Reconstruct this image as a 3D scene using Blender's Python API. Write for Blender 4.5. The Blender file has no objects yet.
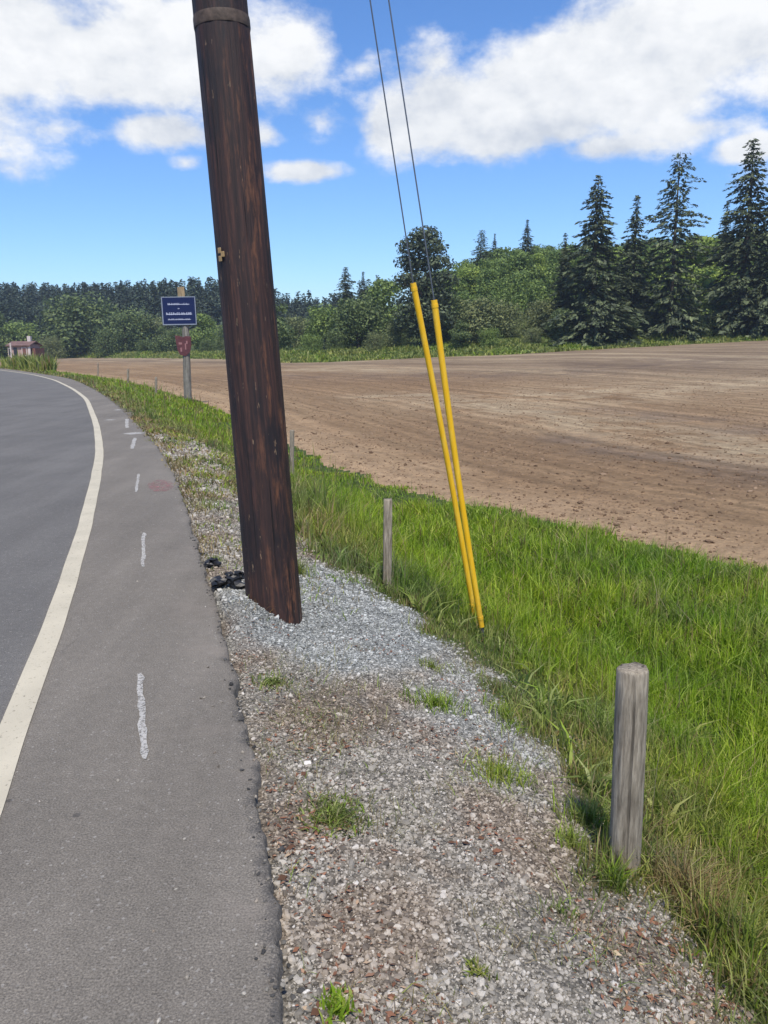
import bpy, bmesh, math, random
import numpy as np
from mathutils import Vector, Matrix

random.seed(7)
RNG = np.random.default_rng(11)
sc = bpy.context.scene
COL = sc.collection

# ------------------------------------------------------------------ camera model
FPX = 769.0
PITCH = math.radians(12.25)
ROLL = math.radians(0.8)
CAMZ = 1.55

def ray(px, py):
    u = (px - 384) / FPX
    v = (512 - py) / FPX
    c, s = math.cos(ROLL), math.sin(ROLL)
    u, v = u * c + v * s, -u * s + v * c
    return np.array((u, math.cos(PITCH) + v * math.sin(PITCH), -math.sin(PITCH) + v * math.cos(PITCH)))

def build_camera():
    cd = bpy.data.cameras.new('camera')
    cam = bpy.data.objects.new('camera', cd)
    COL.objects.link(cam)
    cd.sensor_fit = 'VERTICAL'
    cd.sensor_height = 24
    cd.lens = 24 * FPX / 1024
    cd.clip_start = 0.05
    cd.clip_end = 6000
    R = Vector((1, 0, 0))
    U = Vector((0, math.sin(PITCH), math.cos(PITCH)))
    c, s = math.cos(ROLL), math.sin(ROLL)
    right = c * R - s * U
    up = s * R + c * U
    back = right.cross(up)
    m = Matrix((right, up, back)).transposed().to_4x4()
    m.translation = Vector((0, 0, CAMZ))
    cam.matrix_world = m
    sc.camera = cam

build_camera()

# ------------------------------------------------------------------ terrain functions
def smooth(a, b, x):
    t = np.clip((x - a) / (b - a), 0, 1)
    return t * t * (3 - 2 * t)

def make_curve(pts):
    ys = np.array([p[0] for p in pts], float)
    xs = np.array([p[1] for p in pts], float)
    q = np.linspace(np.log(ys[0] + 20), np.log(ys[-1] + 20), 1500)
    v = np.interp(np.exp(q) - 20, ys, xs)
    k = np.exp(-0.5 * (np.arange(-60, 61) / 12.0) ** 2)
    k /= k.sum()
    pad = np.concatenate([v[0] + (v[1] - v[0]) * np.arange(-60, 0), v, v[-1] + (v[-1] - v[-2]) * np.arange(1, 61)])
    v = np.convolve(pad, k, 'valid')
    yy = np.exp(q) - 20
    return lambda y: np.interp(y, yy, v)

def flat_point(px, py):
    d = ray(px, py)
    t = -CAMZ / d[2]
    return (d[1] * t, d[0] * t)

ROAD_EDGE = make_curve([(-15, 1.9), (-6, 1.0), (0, 0.05)] + [flat_point(*q) for q in
    [(288, 1020), (278, 960), (270, 900), (266, 850), (260, 800), (252, 750), (242, 700), (232, 650), (222, 620), (208, 580), (196, 540), (187, 510), (178, 480),
     (161, 450), (144, 430), (128, 415), (117, 405), (104, 395), (86, 385), (69, 378)]] + [(63, -29.5), (90, -48), (140, -86), (200, -135)])
EDGE_LINE = make_curve([(-15, 0.2), (-6, -0.3), (0, -0.72)] + [flat_point(*q) for q in
    [(-16, 815), (1, 765), (25, 700), (60, 610), (76, 560), (92, 500), (100.6, 454), (97, 425), (92, 412), (87, 399), (73.5, 389), (55, 380), (33, 374.5)]]
    + [(66, -32.7), (90, -49.3), (140, -87.2), (200, -136)])
FIELD_EDGE = make_curve([(-15, 20), (-5, 14), (0, 10.3), (4, 6.9), (8, 3.95), (11.7, 1.45), (13.3, 0.2), (16.7, -1.4), (22, -3.4), (33, -7.4),
                         (60, -20), (100, -46), (200, -125)])

def edge_s(x, y):
    e = ROAD_EDGE(y)
    g = (ROAD_EDGE(y + 0.3) - ROAD_EDGE(y - 0.3)) / 0.6
    return (x - e) / np.sqrt(1 + g * g)

AZ_B = np.radians([-180, -60, -40, -27, -22.7, -17.5, -12.3, -9.5, -6.5, 8.8, 16, 27, 40, 60, 180])
R_B = np.array([300, 300, 280, 250, 240, 200, 165, 130, 110, 104, 112, 126, 130, 140, 300.0])

def bnoise(x, y, sc_, seed=0):
    r = np.random.default_rng(seed)
    out = 0
    for k in range(6):
        a = r.uniform(0, 6.28)
        f = r.uniform(0.6, 1.6) / sc_
        out = out + np.sin((x * math.cos(a) + y * math.sin(a)) * f * 6.28 + r.uniform(0, 6.28))
    return out / 6 * 1.6

def boundary(x, y):
    az = np.arctan2(x, y)
    return np.interp(az, AZ_B, R_B) + bnoise(x, y, 40, 5) * 1.2

def field_z(x, y):
    return (-0.9 + smooth(15, 95, y) * (0.12 + 0.034 * np.log1p(np.exp((x + 10) / 3.0)) * 3.0)
            + 0.03 * bnoise(x, y, 9, 2) * smooth(8, 20, y))

def H(x, y):
    x = np.asarray(x, float)
    y = np.asarray(y, float)
    s = edge_s(x, y)
    p = np.interp(s, [-30, -9.5, -0.3, 0.0, 0.06, 0.35, 0.8, 1.15, 1.45, 2.0, 2.7, 3.3, 4.2],
                  [-0.9, -0.06, -0.06, -0.05, -0.04, -0.075, -0.17, -0.27, -0.40, -0.66, -0.92, -0.97, -0.90])
    far = smooth(14, 35, y)
    p = p * (1 - far) + far * np.interp(s, [-30, -9.5, -0.3, 0.0, 0.3, 1.5, 2.5, 4.5], [-0.9, -0.06, -0.06, -0.05, -0.03, -0.15, -0.32, -0.85])
    z = p + (field_z(x, y) - p) * smooth(3.0, 5.5, s)
    z = z + 0.012 * bnoise(x, y, 0.45, 8) * smooth(0.05, 0.4, s) * smooth(40, 10, y)
    z = z + (0.015 - 0.66 * (x + 0.68)) * np.exp(-((x + 0.68) ** 2 + (y - 4.4) ** 2) / 0.36 ** 2) * smooth(0.0, 0.14, s)
    r = np.hypot(x, y)
    b = r - boundary(x, y)
    az = np.degrees(np.arctan2(x, y))
    right = smooth(-4, 12, az)
    bank = smooth(-1, 12, b) * (1.3 - 0.1 * right)
    hill = smooth(5, 60, b) * (1 + 10 * right) + smooth(20, 130, b) * (11 - 3 * right + 3 * smooth(-15, -32, az)) * (1 - 0.75 * np.exp(-((az + 5) / 6.0) ** 2))
    front = smooth(100, 70, np.abs(az))
    return z + (bank * 0.9 + hill) * front

def hit(px, py, rmax=400.0):
    d = ray(px, py)
    d = d / np.linalg.norm(d)
    t = np.concatenate([np.arange(1.2, 40, 0.01), np.geomspace(40, rmax, 4000)])
    P = d[None] * t[:, None] + np.array((0, 0, CAMZ))
    below = np.nonzero(P[:, 2] < H(P[:, 0], P[:, 1]))[0]
    return P[below[0]] if len(below) else None

def at_depth(px, py, Y):
    d = ray(px, py)
    t = Y / d[1]
    return Vector((d[0] * t, Y, CAMZ + d[2] * t))

def ground_at(px, Y):
    x = 0.0
    for _ in range(10):
        z = float(H(x, Y))
        # horizontal pixel -> x at this depth (roll and pitch small effect)
        lo, hi = -0.9 * Y - 3, 0.9 * Y + 3
        x = project_x(px, Y, z)
    return Vector((x, Y, float(H(x, Y))))

def project(P):
    R = np.array((1, 0, 0.0)); U = np.array((0, math.sin(PITCH), math.cos(PITCH))); F = np.array((0, math.cos(PITCH), -math.sin(PITCH)))
    c, s = math.cos(ROLL), math.sin(ROLL)
    q = np.array(P) - np.array((0, 0, CAMZ))
    rt = c * R - s * U; up = s * R + c * U
    w = q @ F
    return 384 + FPX * (q @ rt) / w, 512 - FPX * (q @ up) / w

def project_x(px, Y, z):
    lo, hi = -1.2 * abs(Y) - 3, 1.2 * abs(Y) + 3
    for _ in range(50):
        m = (lo + hi) / 2
        if project((m, Y, z))[0] < px:
            lo = m
        else:
            hi = m
    return (lo + hi) / 2

# ------------------------------------------------------------------ object helpers
def tag(o, label=None, cat=None, group=None, kind=None):
    if label: o['label'] = label
    if cat: o['category'] = cat
    if group: o['group'] = group
    if kind: o['kind'] = kind
    return o

def empty(name, loc, label, cat, group=None, rz=0):
    o = bpy.data.objects.new(name, None)
    COL.objects.link(o)
    o.empty_display_size = 0.1
    o.location = loc
    o.rotation_euler = (0, 0, rz)
    return tag(o, label, cat, group)

def link_mesh(name, me, mat, parent=None, smooth_shade=False):
    o = bpy.data.objects.new(name, me)
    COL.objects.link(o)
    if mat: me.materials.append(mat)
    if parent is not None: o.parent = parent
    if smooth_shade:
        me.polygons.foreach_set('use_smooth', np.ones(len(me.polygons), bool))
    return o

def np_mesh(name, V, faces_list, attrs=None):
    """V (n,3); faces_list: list of (m,k) index arrays"""
    me = bpy.data.meshes.new(name)
    V = np.asarray(V, np.float32)
    idx = np.concatenate([np.asarray(f, np.int32).ravel() for f in faces_list])
    sizes = np.concatenate([np.full(len(f), np.asarray(f).shape[1], np.int32) for f in faces_list])
    starts = np.concatenate([[0], np.cumsum(sizes)[:-1]]).astype(np.int32)
    me.vertices.add(len(V)); me.vertices.foreach_set('co', V.ravel())
    me.loops.add(len(idx)); me.loops.foreach_set('vertex_index', idx)
    me.polygons.add(len(sizes)); me.polygons.foreach_set('loop_start', starts); me.polygons.foreach_set('loop_total', sizes)
    me.update(calc_edges=True)
    for k, a in (attrs or {}).items():
        at = me.attributes.new(k, 'FLOAT', 'POINT')
        at.data.foreach_set('value', np.asarray(a, np.float32))
    return me

def bm_mesh(name, bm):
    me = bpy.data.meshes.new(name)
    bm.normal_update()
    bm.to_mesh(me)
    bm.free()
    return me

def add_box(bm, c, d, rot=None, bevel=0.0):
    r = bmesh.ops.create_cube(bm, size=1)
    vs = r['verts']
    for v in vs:
        v.co = Vector((v.co.x * d[0], v.co.y * d[1], v.co.z * d[2]))
    if bevel:
        es = list({e for v in vs for e in v.link_edges})
        rb = bmesh.ops.bevel(bm, geom=es, offset=bevel, segments=1, affect='EDGES')
        vs = list({v for f in rb['faces'] for v in f.verts} | {v for v in vs if v.is_valid})
    for v in vs:
        if rot: v.co = rot @ v.co
        v.co += Vector(c)

def add_tube(bm, pts, radii, n=12, cap=True):
    pts = [Vector(p) for p in pts]
    rings = []
    for i, p in enumerate(pts):
        d = (pts[min(i + 1, len(pts) - 1)] - pts[max(i - 1, 0)]).normalized()
        a = d.orthogonal().normalized() if abs(d.z) < 0.9 else Vector((1, 0, 0))
        a = (a - d * a.dot(d)).normalized()
        b = d.cross(a)
        rr = radii[i] if not callable(radii) else None
        ring = []
        for k in range(n):
            th = 2 * math.pi * k / n
            r_ = rr if rr is not None else radii(i, th)
            ring.append(bm.verts.new(p + (a * math.cos(th) + b * math.sin(th)) * r_))
        rings.append(ring)
    for i in range(len(rings) - 1):
        for k in range(n):
            bm.faces.new((rings[i][k], rings[i][(k + 1) % n], rings[i + 1][(k + 1) % n], rings[i + 1][k]))
    if cap:
        bm.faces.new(rings[0][::-1])
        bm.faces.new(rings[-1])

# ------------------------------------------------------------------ material helpers
class NT:
    def __init__(self, name, world=False):
        if world:
            self.m = bpy.data.worlds.new(name)
        else:
            self.m = bpy.data.materials.new(name)
        self.m.use_nodes = True
        self.t = self.m.node_tree
        self.t.nodes.clear()
    def n(self, typ, **kw):
        nd = self.t.nodes.new(typ)
        ins = kw.pop('ins', {})
        for k, v in kw.items(): setattr(nd, k, v)
        for k, v in ins.items(): self.set(nd, k, v)
        return nd
    def set(self, nd, k, v):
        s = nd.inputs[k]
        if isinstance(v, bpy.types.NodeSocket): self.t.links.new(v, s)
        elif isinstance(v, bpy.types.Node): self.t.links.new(v.outputs[0], s)
        else:
            if isinstance(v, (tuple, list)) and len(v) == 3 and s.type == 'RGBA': v = (*v, 1)
            s.default_value = v
    def math(self, op, a, b=0.0, clamp=False):
        return self.n('ShaderNodeMath', operation=op, use_clamp=clamp, ins={0: a, 1: b}).outputs[0]
    def mix(self, f, a, b, blend='MIX'):
        nd = self.n('ShaderNodeMix', data_type='RGBA', blend_type=blend)
        self.set(nd, 0, f); self.set(nd, 6, a); self.set(nd, 7, b)
        return nd.outputs[2]
    def noise(self, vec, scale, detail=3, rough=0.55, dim='3D', dist=0.0):
        nd = self.n('ShaderNodeTexNoise', noise_dimensions=dim)
        if vec is not None: self.set(nd, 'Vector' if dim != '1D' else 'W', vec)
        self.set(nd, 'Scale', scale); self.set(nd, 'Detail', detail); self.set(nd, 'Roughness', rough); self.set(nd, 'Distortion', dist)
        return nd.outputs[0]
    def ramp(self, f, stops, interp='LINEAR'):
        nd = self.n('ShaderNodeValToRGB')
        nd.color_ramp.interpolation = interp
        e = nd.color_ramp.elements
        while len(e) > 1: e.remove(e[-1])
        for i, (p, c) in enumerate(stops):
            el = e[0] if i == 0 else e.new(p)
            el.position = p
            el.color = (*c, 1) if len(c) == 3 else c
        self.set(nd, 0, f)
        return nd.outputs[0]
    def sstep(self, a, b, v):
        nd = self.n('ShaderNodeMapRange', interpolation_type='SMOOTHSTEP')
        self.set(nd, 0, v); self.set(nd, 1, a); self.set(nd, 2, b); self.set(nd, 3, 0.0); self.set(nd, 4, 1.0)
        return nd.outputs[0]
    def attr(self, name):
        return self.n('ShaderNodeAttribute', attribute_name=name).outputs['Fac']
    def pos(self): return self.n('ShaderNodeNewGeometry').outputs['Position']
    def objc(self): return self.n('ShaderNodeTexCoord').outputs['Object']
    def island(self): return self.n('ShaderNodeNewGeometry').outputs['Random Per Island']
    def mapping(self, vec, scale=(1, 1, 1), rot=(0, 0, 0), loc=(0, 0, 0)):
        nd = self.n('ShaderNodeMapping')
        self.set(nd, 'Vector', vec); nd.inputs['Scale'].default_value = scale; nd.inputs['Rotation'].default_value = rot; nd.inputs['Location'].default_value = loc
        return nd.outputs[0]
    def bump(self, h, strength=0.5, dist=0.01):
        nd = self.n('ShaderNodeBump')
        self.set(nd, 'Height', h); self.set(nd, 'Strength', strength); self.set(nd, 'Distance', dist)
        return nd.outputs[0]
    def principled(self, color, rough=0.8, normal=None, spec=0.3, metal=0.0):
        nd = self.n('ShaderNodeBsdfPrincipled')
        self.set(nd, 'Base Color', color); self.set(nd, 'Roughness', rough); self.set(nd, 'Specular IOR Level', spec); self.set(nd, 'Metallic', metal)
        if normal is not None: self.set(nd, 'Normal', normal)
        return nd.outputs[0]
    def out(self, sh):
        o = self.n('ShaderNodeOutputMaterial'); self.set(o, 0, sh)
        return self.m

def leafy(nt, color, trans=0.35, rough=0.6):
    d = nt.principled(color, rough, spec=0.25)
    t = nt.n('ShaderNodeBsdfTranslucent', ins={0: color}).outputs[0]
    return nt.n('ShaderNodeMixShader', ins={0: trans, 1: d, 2: t}).outputs[0]

# ---- materials
def mat_asphalt():
    nt = NT('asphalt'); p = nt.pos()
    fine = nt.noise(p, 160, 3, 0.75)
    mid = nt.noise(p, 22, 4, 0.6)
    big = nt.noise(p, 0.7, 4, 0.6)
    s = nt.attr('lat')          # distance from edge line: negative = lane
    lane = nt.sstep(0.05, -0.12, s)
    c = nt.mix(lane, (0.156, 0.139, 0.116), (0.120, 0.114, 0.105))
    c = nt.mix(1.0, c, nt.ramp(fine, [(0.25, (0.3,) * 3), (0.5, (1,) * 3), (0.75, (1.8,) * 3)]), 'MULTIPLY')
    c = nt.mix(1.0, c, nt.ramp(big, [(0.3, (0.86,) * 3), (0.7, (1.13,) * 3)]), 'MULTIPLY')
    c = nt.mix(0.5, c, nt.ramp(mid, [(0.3, (0.8,) * 3), (0.7, (1.2,) * 3)]), 'MULTIPLY')
    vor = nt.n('ShaderNodeTexVoronoi', ins={'Vector': p, 'Scale': 130})
    spk = nt.ramp(nt.math('MULTIPLY', vor.outputs['Color'], 1.0), [(0.86, (0,) * 3), (0.93, (1,) * 3)])
    c = nt.mix(nt.math('MULTIPLY', spk, 0.5), c, (0.33, 0.31, 0.28))
    # fresh dark ragged seam along the outer edge
    e = nt.attr('edge')
    yy = nt.n('ShaderNodeSeparateXYZ', ins={0: p}).outputs[1]
    seam = nt.math('MULTIPLY', nt.sstep(0.035, 0.0, nt.math('ADD', e, nt.math('ADD', nt.math('MULTIPLY', nt.math('SUBTRACT', nt.noise(p, 7, 5, 0.7), 0.5), 0.28), nt.math('MULTIPLY', nt.math('SUBTRACT', fine, 0.5), 0.12)))), nt.sstep(4.6, 3.2, yy))
    c = nt.mix(nt.math('MULTIPLY', seam, 0.5), c, (0.045, 0.044, 0.044))
    dust = nt.math('MULTIPLY', nt.sstep(0.5, 0.0, e), nt.sstep(0.5, 0.7, nt.noise(p, 3, 5)))
    c = nt.mix(nt.math('MULTIPLY', dust, 0.4), c, (0.22, 0.19, 0.16))
    # long faint wear streaks along the road and a few hairline cracks
    lane_n = nt.noise(nt.mapping(p, (2.4, 0.22, 1), (0, 0, math.radians(16))), 1.0, 4, 0.6)
    c = nt.mix(0.8, c, nt.ramp(lane_n, [(0.3, (0.84,) * 3), (0.7, (1.14,) * 3)]), 'MULTIPLY')
    wv = nt.n('ShaderNodeVectorMath', operation='ADD', ins={0: p, 1: nt.n('ShaderNodeVectorMath', operation='SCALE', ins={0: nt.n('ShaderNodeTexNoise', ins={'Vector': p, 'Scale': 2.5, 'Detail': 4.0}).outputs['Color'], 'Scale': 0.5}).outputs[0]}).outputs[0]
    cv = nt.n('ShaderNodeTexVoronoi', feature='DISTANCE_TO_EDGE', ins={'Vector': wv, 'Scale': 0.45})
    crack = nt.math('MULTIPLY', nt.sstep(0.0035, 0.001, cv.outputs[0]), nt.sstep(0.5, 0.62, nt.noise(p, 0.6, 3)))
    c = nt.mix(nt.math('MULTIPLY', crack, 0.2), c, (0.05, 0.046, 0.042))
    yk = nt.n('ShaderNodeTexVoronoi', ins={'Vector': p, 'Scale': 3.2}).outputs['Distance']
    c = nt.mix(nt.math('MULTIPLY', nt.sstep(0.05, 0.035, yk), 0.6), c, (0.05, 0.047, 0.045))
    rough = nt.ramp(fine, [(0.3, (0.75,) * 3), (0.7, (0.95,) * 3)])
    return nt.out(nt.principled(c, rough, nt.bump(nt.math('ADD', fine, nt.math('MULTIPLY', vor.outputs['Distance'], 0.6)), 0.55, 0.006), 0.3))

def mat_paint(name, col, wear, scale=40):
    nt = NT(name); p = nt.pos()
    n1 = nt.noise(p, scale, 5, 0.7)
    n2 = nt.noise(p, 140, 2, 0.7)
    f = nt.sstep(wear - 0.09, wear + 0.09, nt.math('ADD', nt.math('MULTIPLY', n1, 0.65), nt.math('MULTIPLY', n2, 0.35)))
    c = nt.mix(1.0, col, nt.ramp(nt.noise(p, 3, 3), [(0.3, (0.88,) * 3), (0.7, (1.05,) * 3)]), 'MULTIPLY')
    sh = nt.principled(c, 0.75, nt.bump(n2, 0.4, 0.004), 0.3)
    tr = nt.n('ShaderNodeBsdfTransparent').outputs[0]
    return nt.out(nt.n('ShaderNodeMixShader', ins={0: f, 1: tr, 2: sh}).outputs[0])

POLE_XY = (-0.66, 4.42)
def gravel_colour(nt, p, rnd):
    grey = nt.ramp(rnd, [(0.0, (0.085, 0.078, 0.067)), (0.3, (0.215, 0.197, 0.166)), (0.65, (0.315, 0.288, 0.244)), (0.93, (0.41, 0.377, 0.325)), (0.985, (0.46, 0.43, 0.385)), (1.0, (0.6, 0.57, 0.52))])
    rust = nt.ramp(rnd, [(0.0, (0.08, 0.054, 0.036)), (0.4, (0.20, 0.138, 0.092)), (0.8, (0.29, 0.218, 0.152)), (1.0, (0.42, 0.36, 0.285))])
    blue = nt.ramp(rnd, [(0.0, (0.10, 0.105, 0.10)), (0.3, (0.23, 0.238, 0.226)), (0.7, (0.335, 0.345, 0.328)), (1.0, (0.48, 0.49, 0.47))])
    br = nt.sstep(0.46, 0.62, nt.noise(p, 2.1, 4, 0.6))
    for zx, zy, zr in ((-0.33, 3.15, 0.34), (-0.02, 1.9, 0.30), (-0.30, 2.35, 0.22), (0.55, 2.35, 0.30)):
        zq = nt.n('ShaderNodeVectorMath', operation='SUBTRACT', ins={0: p, 1: (zx, zy, -0.08)}).outputs[0]
        zd = nt.n('ShaderNodeVectorMath', operation='LENGTH', ins={0: zq}).outputs['Value']
        zd = nt.math('ADD', zd, nt.math('MULTIPLY', nt.math('SUBTRACT', nt.noise(p, 6, 5, 0.7), 0.5), 0.5))
        br = nt.math('MAXIMUM', br, nt.sstep(zr, zr * 0.4, zd))
    c = nt.mix(nt.math('MULTIPLY', br, 0.5), grey, rust)
    q = nt.n('ShaderNodeVectorMath', operation='SUBTRACT', ins={0: p, 1: (-0.30, 5.0, -0.1)}).outputs[0]
    q = nt.mapping(q, (1.0, 0.62, 0.0), (0, 0, math.radians(0)))
    d = nt.n('ShaderNodeVectorMath', operation='LENGTH', ins={0: q}).outputs['Value']
    d = nt.math('ADD', d, nt.math('MULTIPLY', nt.math('SUBTRACT', nt.noise(p, 2.6, 4), 0.5), 0.6))
    q2 = nt.n('ShaderNodeVectorMath', operation='SUBTRACT', ins={0: p, 1: (0.52, 3.75, -0.25)}).outputs[0]
    d2 = nt.n('ShaderNodeVectorMath', operation='LENGTH', ins={0: nt.mapping(q2, (1.3, 0.6, 0.0))}).outputs['Value']
    d2 = nt.math('ADD', d2, nt.math('MULTIPLY', nt.math('SUBTRACT', nt.noise(p, 3.4, 5), 0.5), 0.8))
    f = nt.math('MAXIMUM', nt.sstep(0.95, 0.55, d), nt.math('MULTIPLY', nt.sstep(0.65, 0.3, d2), 0.7))
    return nt.mix(f, c, blue)

def mat_stones():
    nt = NT('crushed_stone'); p = nt.pos()
    c = gravel_colour(nt, p, nt.island())
    c = nt.mix(0.5, c, nt.ramp(nt.noise(p, 260, 2), [(0.3, (0.75,) * 3), (0.7, (1.2,) * 3)]), 'MULTIPLY')
    return nt.out(nt.principled(c, 0.85, None, 0.3))

def mat_verge():
    nt = NT('verge_soil'); p = nt.pos()
    s = nt.attr('grav')
    v1 = nt.n('ShaderNodeTexVoronoi', ins={'Vector': p, 'Scale': 75, 'Randomness': 1.0})
    rnd = nt.n('ShaderNodeSeparateColor', ins={0: v1.outputs['Color']}).outputs[0]
    g = gravel_colour(nt, p, nt.math('MULTIPLY', rnd, 0.75))
    g = nt.mix(0.75, g, nt.ramp(v1.outputs['Distance'], [(0.0, (1,) * 3), (0.75, (0.45,) * 3)]), 'MULTIPLY')
    dirt = nt.ramp(nt.noise(p, 14, 5, 0.65), [(0.3, (0.09, 0.066, 0.045)), (0.55, (0.17, 0.13, 0.09)), (0.75, (0.26, 0.21, 0.15))])
    grs = nt.ramp(nt.noise(p, 9, 5, 0.65), [(0.3, (0.028, 0.034, 0.012)), (0.55, (0.055, 0.085, 0.018)), (0.75, (0.13, 0.12, 0.05))])
    yv = nt.attr('green')
    base = nt.mix(yv, dirt, grs)
    f = nt.math('MULTIPLY', s, nt.sstep(0.62, 0.42, nt.math('MULTIPLY', nt.noise(p, 5, 5, 0.7), 1.0)))
    f = nt.math('MAXIMUM', f, nt.sstep(0.8, 1.0, s))
    c = nt.mix(f, base, g)
    bh = nt.math('ADD', nt.math('MULTIPLY', v1.outputs['Distance'], -1.0), nt.noise(p, 60, 4))
    return nt.out(nt.principled(c, 0.92, nt.bump(bh, 0.8, 0.012), 0.2))

def mat_field():
    nt = NT('ploughed_soil'); p = nt.pos()
    e = nt.attr('edge')
    sx = nt.n('ShaderNodeSeparateXYZ', ins={0: p}).outputs
    low = nt.noise(p, 0.035, 3, 0.5)
    w = nt.math('ADD', e, nt.math('MULTIPLY', low, 26.0))
    band = nt.noise(w, 0.13, 3, 0.6, '1D')
    patch = nt.noise(nt.mapping(p, (0.6, 0.25, 1), (0, 0, math.radians(-28))), 0.16, 4, 0.6)
    c = nt.ramp(nt.math('ADD', nt.math('MULTIPLY', band, 0.62), nt.math('MULTIPLY', patch, 0.38)),
                [(0.38, (0.165, 0.119, 0.078)), (0.47, (0.215, 0.158, 0.102)), (0.53, (0.255, 0.19, 0.122)), (0.62, (0.34, 0.268, 0.172))])
    redd = nt.sstep(34, 10, e)
    c = nt.mix(nt.math('MULTIPLY', redd, 0.65), c, nt.mix(nt.sstep(0.35, 0.7, patch), (0.232, 0.142, 0.072), (0.295, 0.195, 0.106)))
    rim = nt.sstep(2.6, 0.2, nt.math('ADD', e, nt.math('MULTIPLY', nt.math('SUBTRACT', nt.noise(p, 0.8, 4), 0.5), 4.0)))
    c = nt.mix(nt.math('MULTIPLY', rim, 0.6), c, (0.38, 0.265, 0.16))
    brk = nt.sstep(0.33, 0.62, nt.noise(nt.mapping(p, (0.5, 0.5, 1)), 1.0, 4, 0.65))
    c = nt.mix(nt.math('MULTIPLY', nt.math('MULTIPLY', nt.attr('pale'), brk), 0.7), c, (0.43, 0.345, 0.225))
    c = nt.mix(nt.math('MULTIPLY', nt.math('MULTIPLY', nt.attr('dark_swath'), brk), 0.6), c, (0.115, 0.083, 0.066))
    clod = nt.noise(p, 3.2, 6, 0.72)
    clod2 = nt.noise(p, 12, 5, 0.75)
    c = nt.mix(0.9, c, nt.ramp(clod, [(0.28, (0.62,) * 3), (0.5, (1,) * 3), (0.7, (1.25,) * 3)]), 'MULTIPLY')
    c = nt.mix(0.9, c, nt.ramp(clod2, [(0.3, (0.68,) * 3), (0.5, (1,) * 3), (0.7, (1.22,) * 3)]), 'MULTIPLY')
    furrow = nt.noise(nt.math('ADD', e, nt.math('MULTIPLY', nt.noise(p, 0.5, 2), 0.6)), 2.2, 2, 0.5, '1D')
    c = nt.mix(0.85, c, nt.ramp(furrow, [(0.35, (0.80,) * 3), (0.65, (1.15,) * 3)]), 'MULTIPLY')
    fur2 = nt.noise(nt.math('ADD', e, nt.math('MULTIPLY', nt.noise(p, 0.12, 2), 3.0)), 0.55, 3, 0.6, '1D')
    c = nt.mix(0.8, c, nt.ramp(fur2, [(0.38, (0.84,) * 3), (0.62, (1.12,) * 3)]), 'MULTIPLY')
    h = nt.math('ADD', nt.math('ADD', clod, nt.math('MULTIPLY', clod2, 0.5)), nt.math('MULTIPLY', furrow, 0.4))
    return nt.out(nt.principled(c, 0.95, nt.bump(h, 0.8, 0.12), 0.15))

def mat_hill():
    nt = NT('meadow'); p = nt.pos()
    n1 = nt.noise(p, 0.25, 5, 0.65)
    n2 = nt.noise(p, 1.6, 4, 0.7)
    c = nt.ramp(n1, [(0.3, (0.05, 0.07, 0.025)), (0.5, (0.085, 0.115, 0.036)), (0.7, (0.13, 0.15, 0.05))])
    c = nt.mix(0.8, c, nt.ramp(n2, [(0.3, (0.5,) * 3), (0.7, (1.3,) * 3)]), 'MULTIPLY')
    return nt.out(nt.principled(c, 0.9, nt.bump(n2, 1.0, 0.6), 0.1))

def mat_grass():
    nt = NT('grass_blades'); p = nt.pos()
    tint = nt.attr('tint')
    r = nt.island()
    lush = nt.ramp(r, [(0.0, (0.105, 0.18, 0.014)), (0.4, (0.205, 0.345, 0.022)), (0.8, (0.30, 0.45, 0.038)), (1.0, (0.45, 0.52, 0.13))])
    cool = nt.ramp(r, [(0.0, (0.11, 0.15, 0.034)), (0.5, (0.22, 0.28, 0.065)), (1.0, (0.38, 0.41, 0.16))])
    dry = nt.ramp(r, [(0.0, (0.15, 0.105, 0.05)), (0.5, (0.27, 0.21, 0.11)), (1.0, (0.42, 0.36, 0.22))])
    c = nt.mix(nt.sstep(0.15, 0.45, tint), lush, cool)
    c = nt.mix(nt.sstep(0.6, 0.85, tint), c, dry)
    big = nt.noise(p, 0.9, 3, 0.6)
    c = nt.mix(0.9, c, nt.ramp(big, [(0.32, (0.68, 0.80, 0.85)), (0.68, (1.32, 1.14, 0.95))]), 'MULTIPLY')
    c = nt.mix(0.7, c, nt.ramp(nt.noise(p, 4.5, 3, 0.6), [(0.32, (0.72, 0.76, 0.8)), (0.68, (1.22, 1.14, 1.0))]), 'MULTIPLY')
    return nt.out(leafy(nt, c, 0.38, 0.5))

def mat_foliage(name, sat_ramp, trans=0.3):
    nt = NT(name)
    oc = nt.n('ShaderNodeObjectInfo').outputs['Color']
    r = nt.island()
    c = nt.mix(1.0, oc, nt.ramp(r, sat_ramp), 'MULTIPLY')
    big = nt.noise(nt.objc(), 0.5, 3, 0.6)
    c = nt.mix(0.8, c, nt.ramp(big, [(0.3, (0.7, 0.75, 0.8)), (0.7, (1.3, 1.22, 1.05))]), 'MULTIPLY')
    return nt.out(leafy(nt, c, trans, 0.6))

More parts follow.
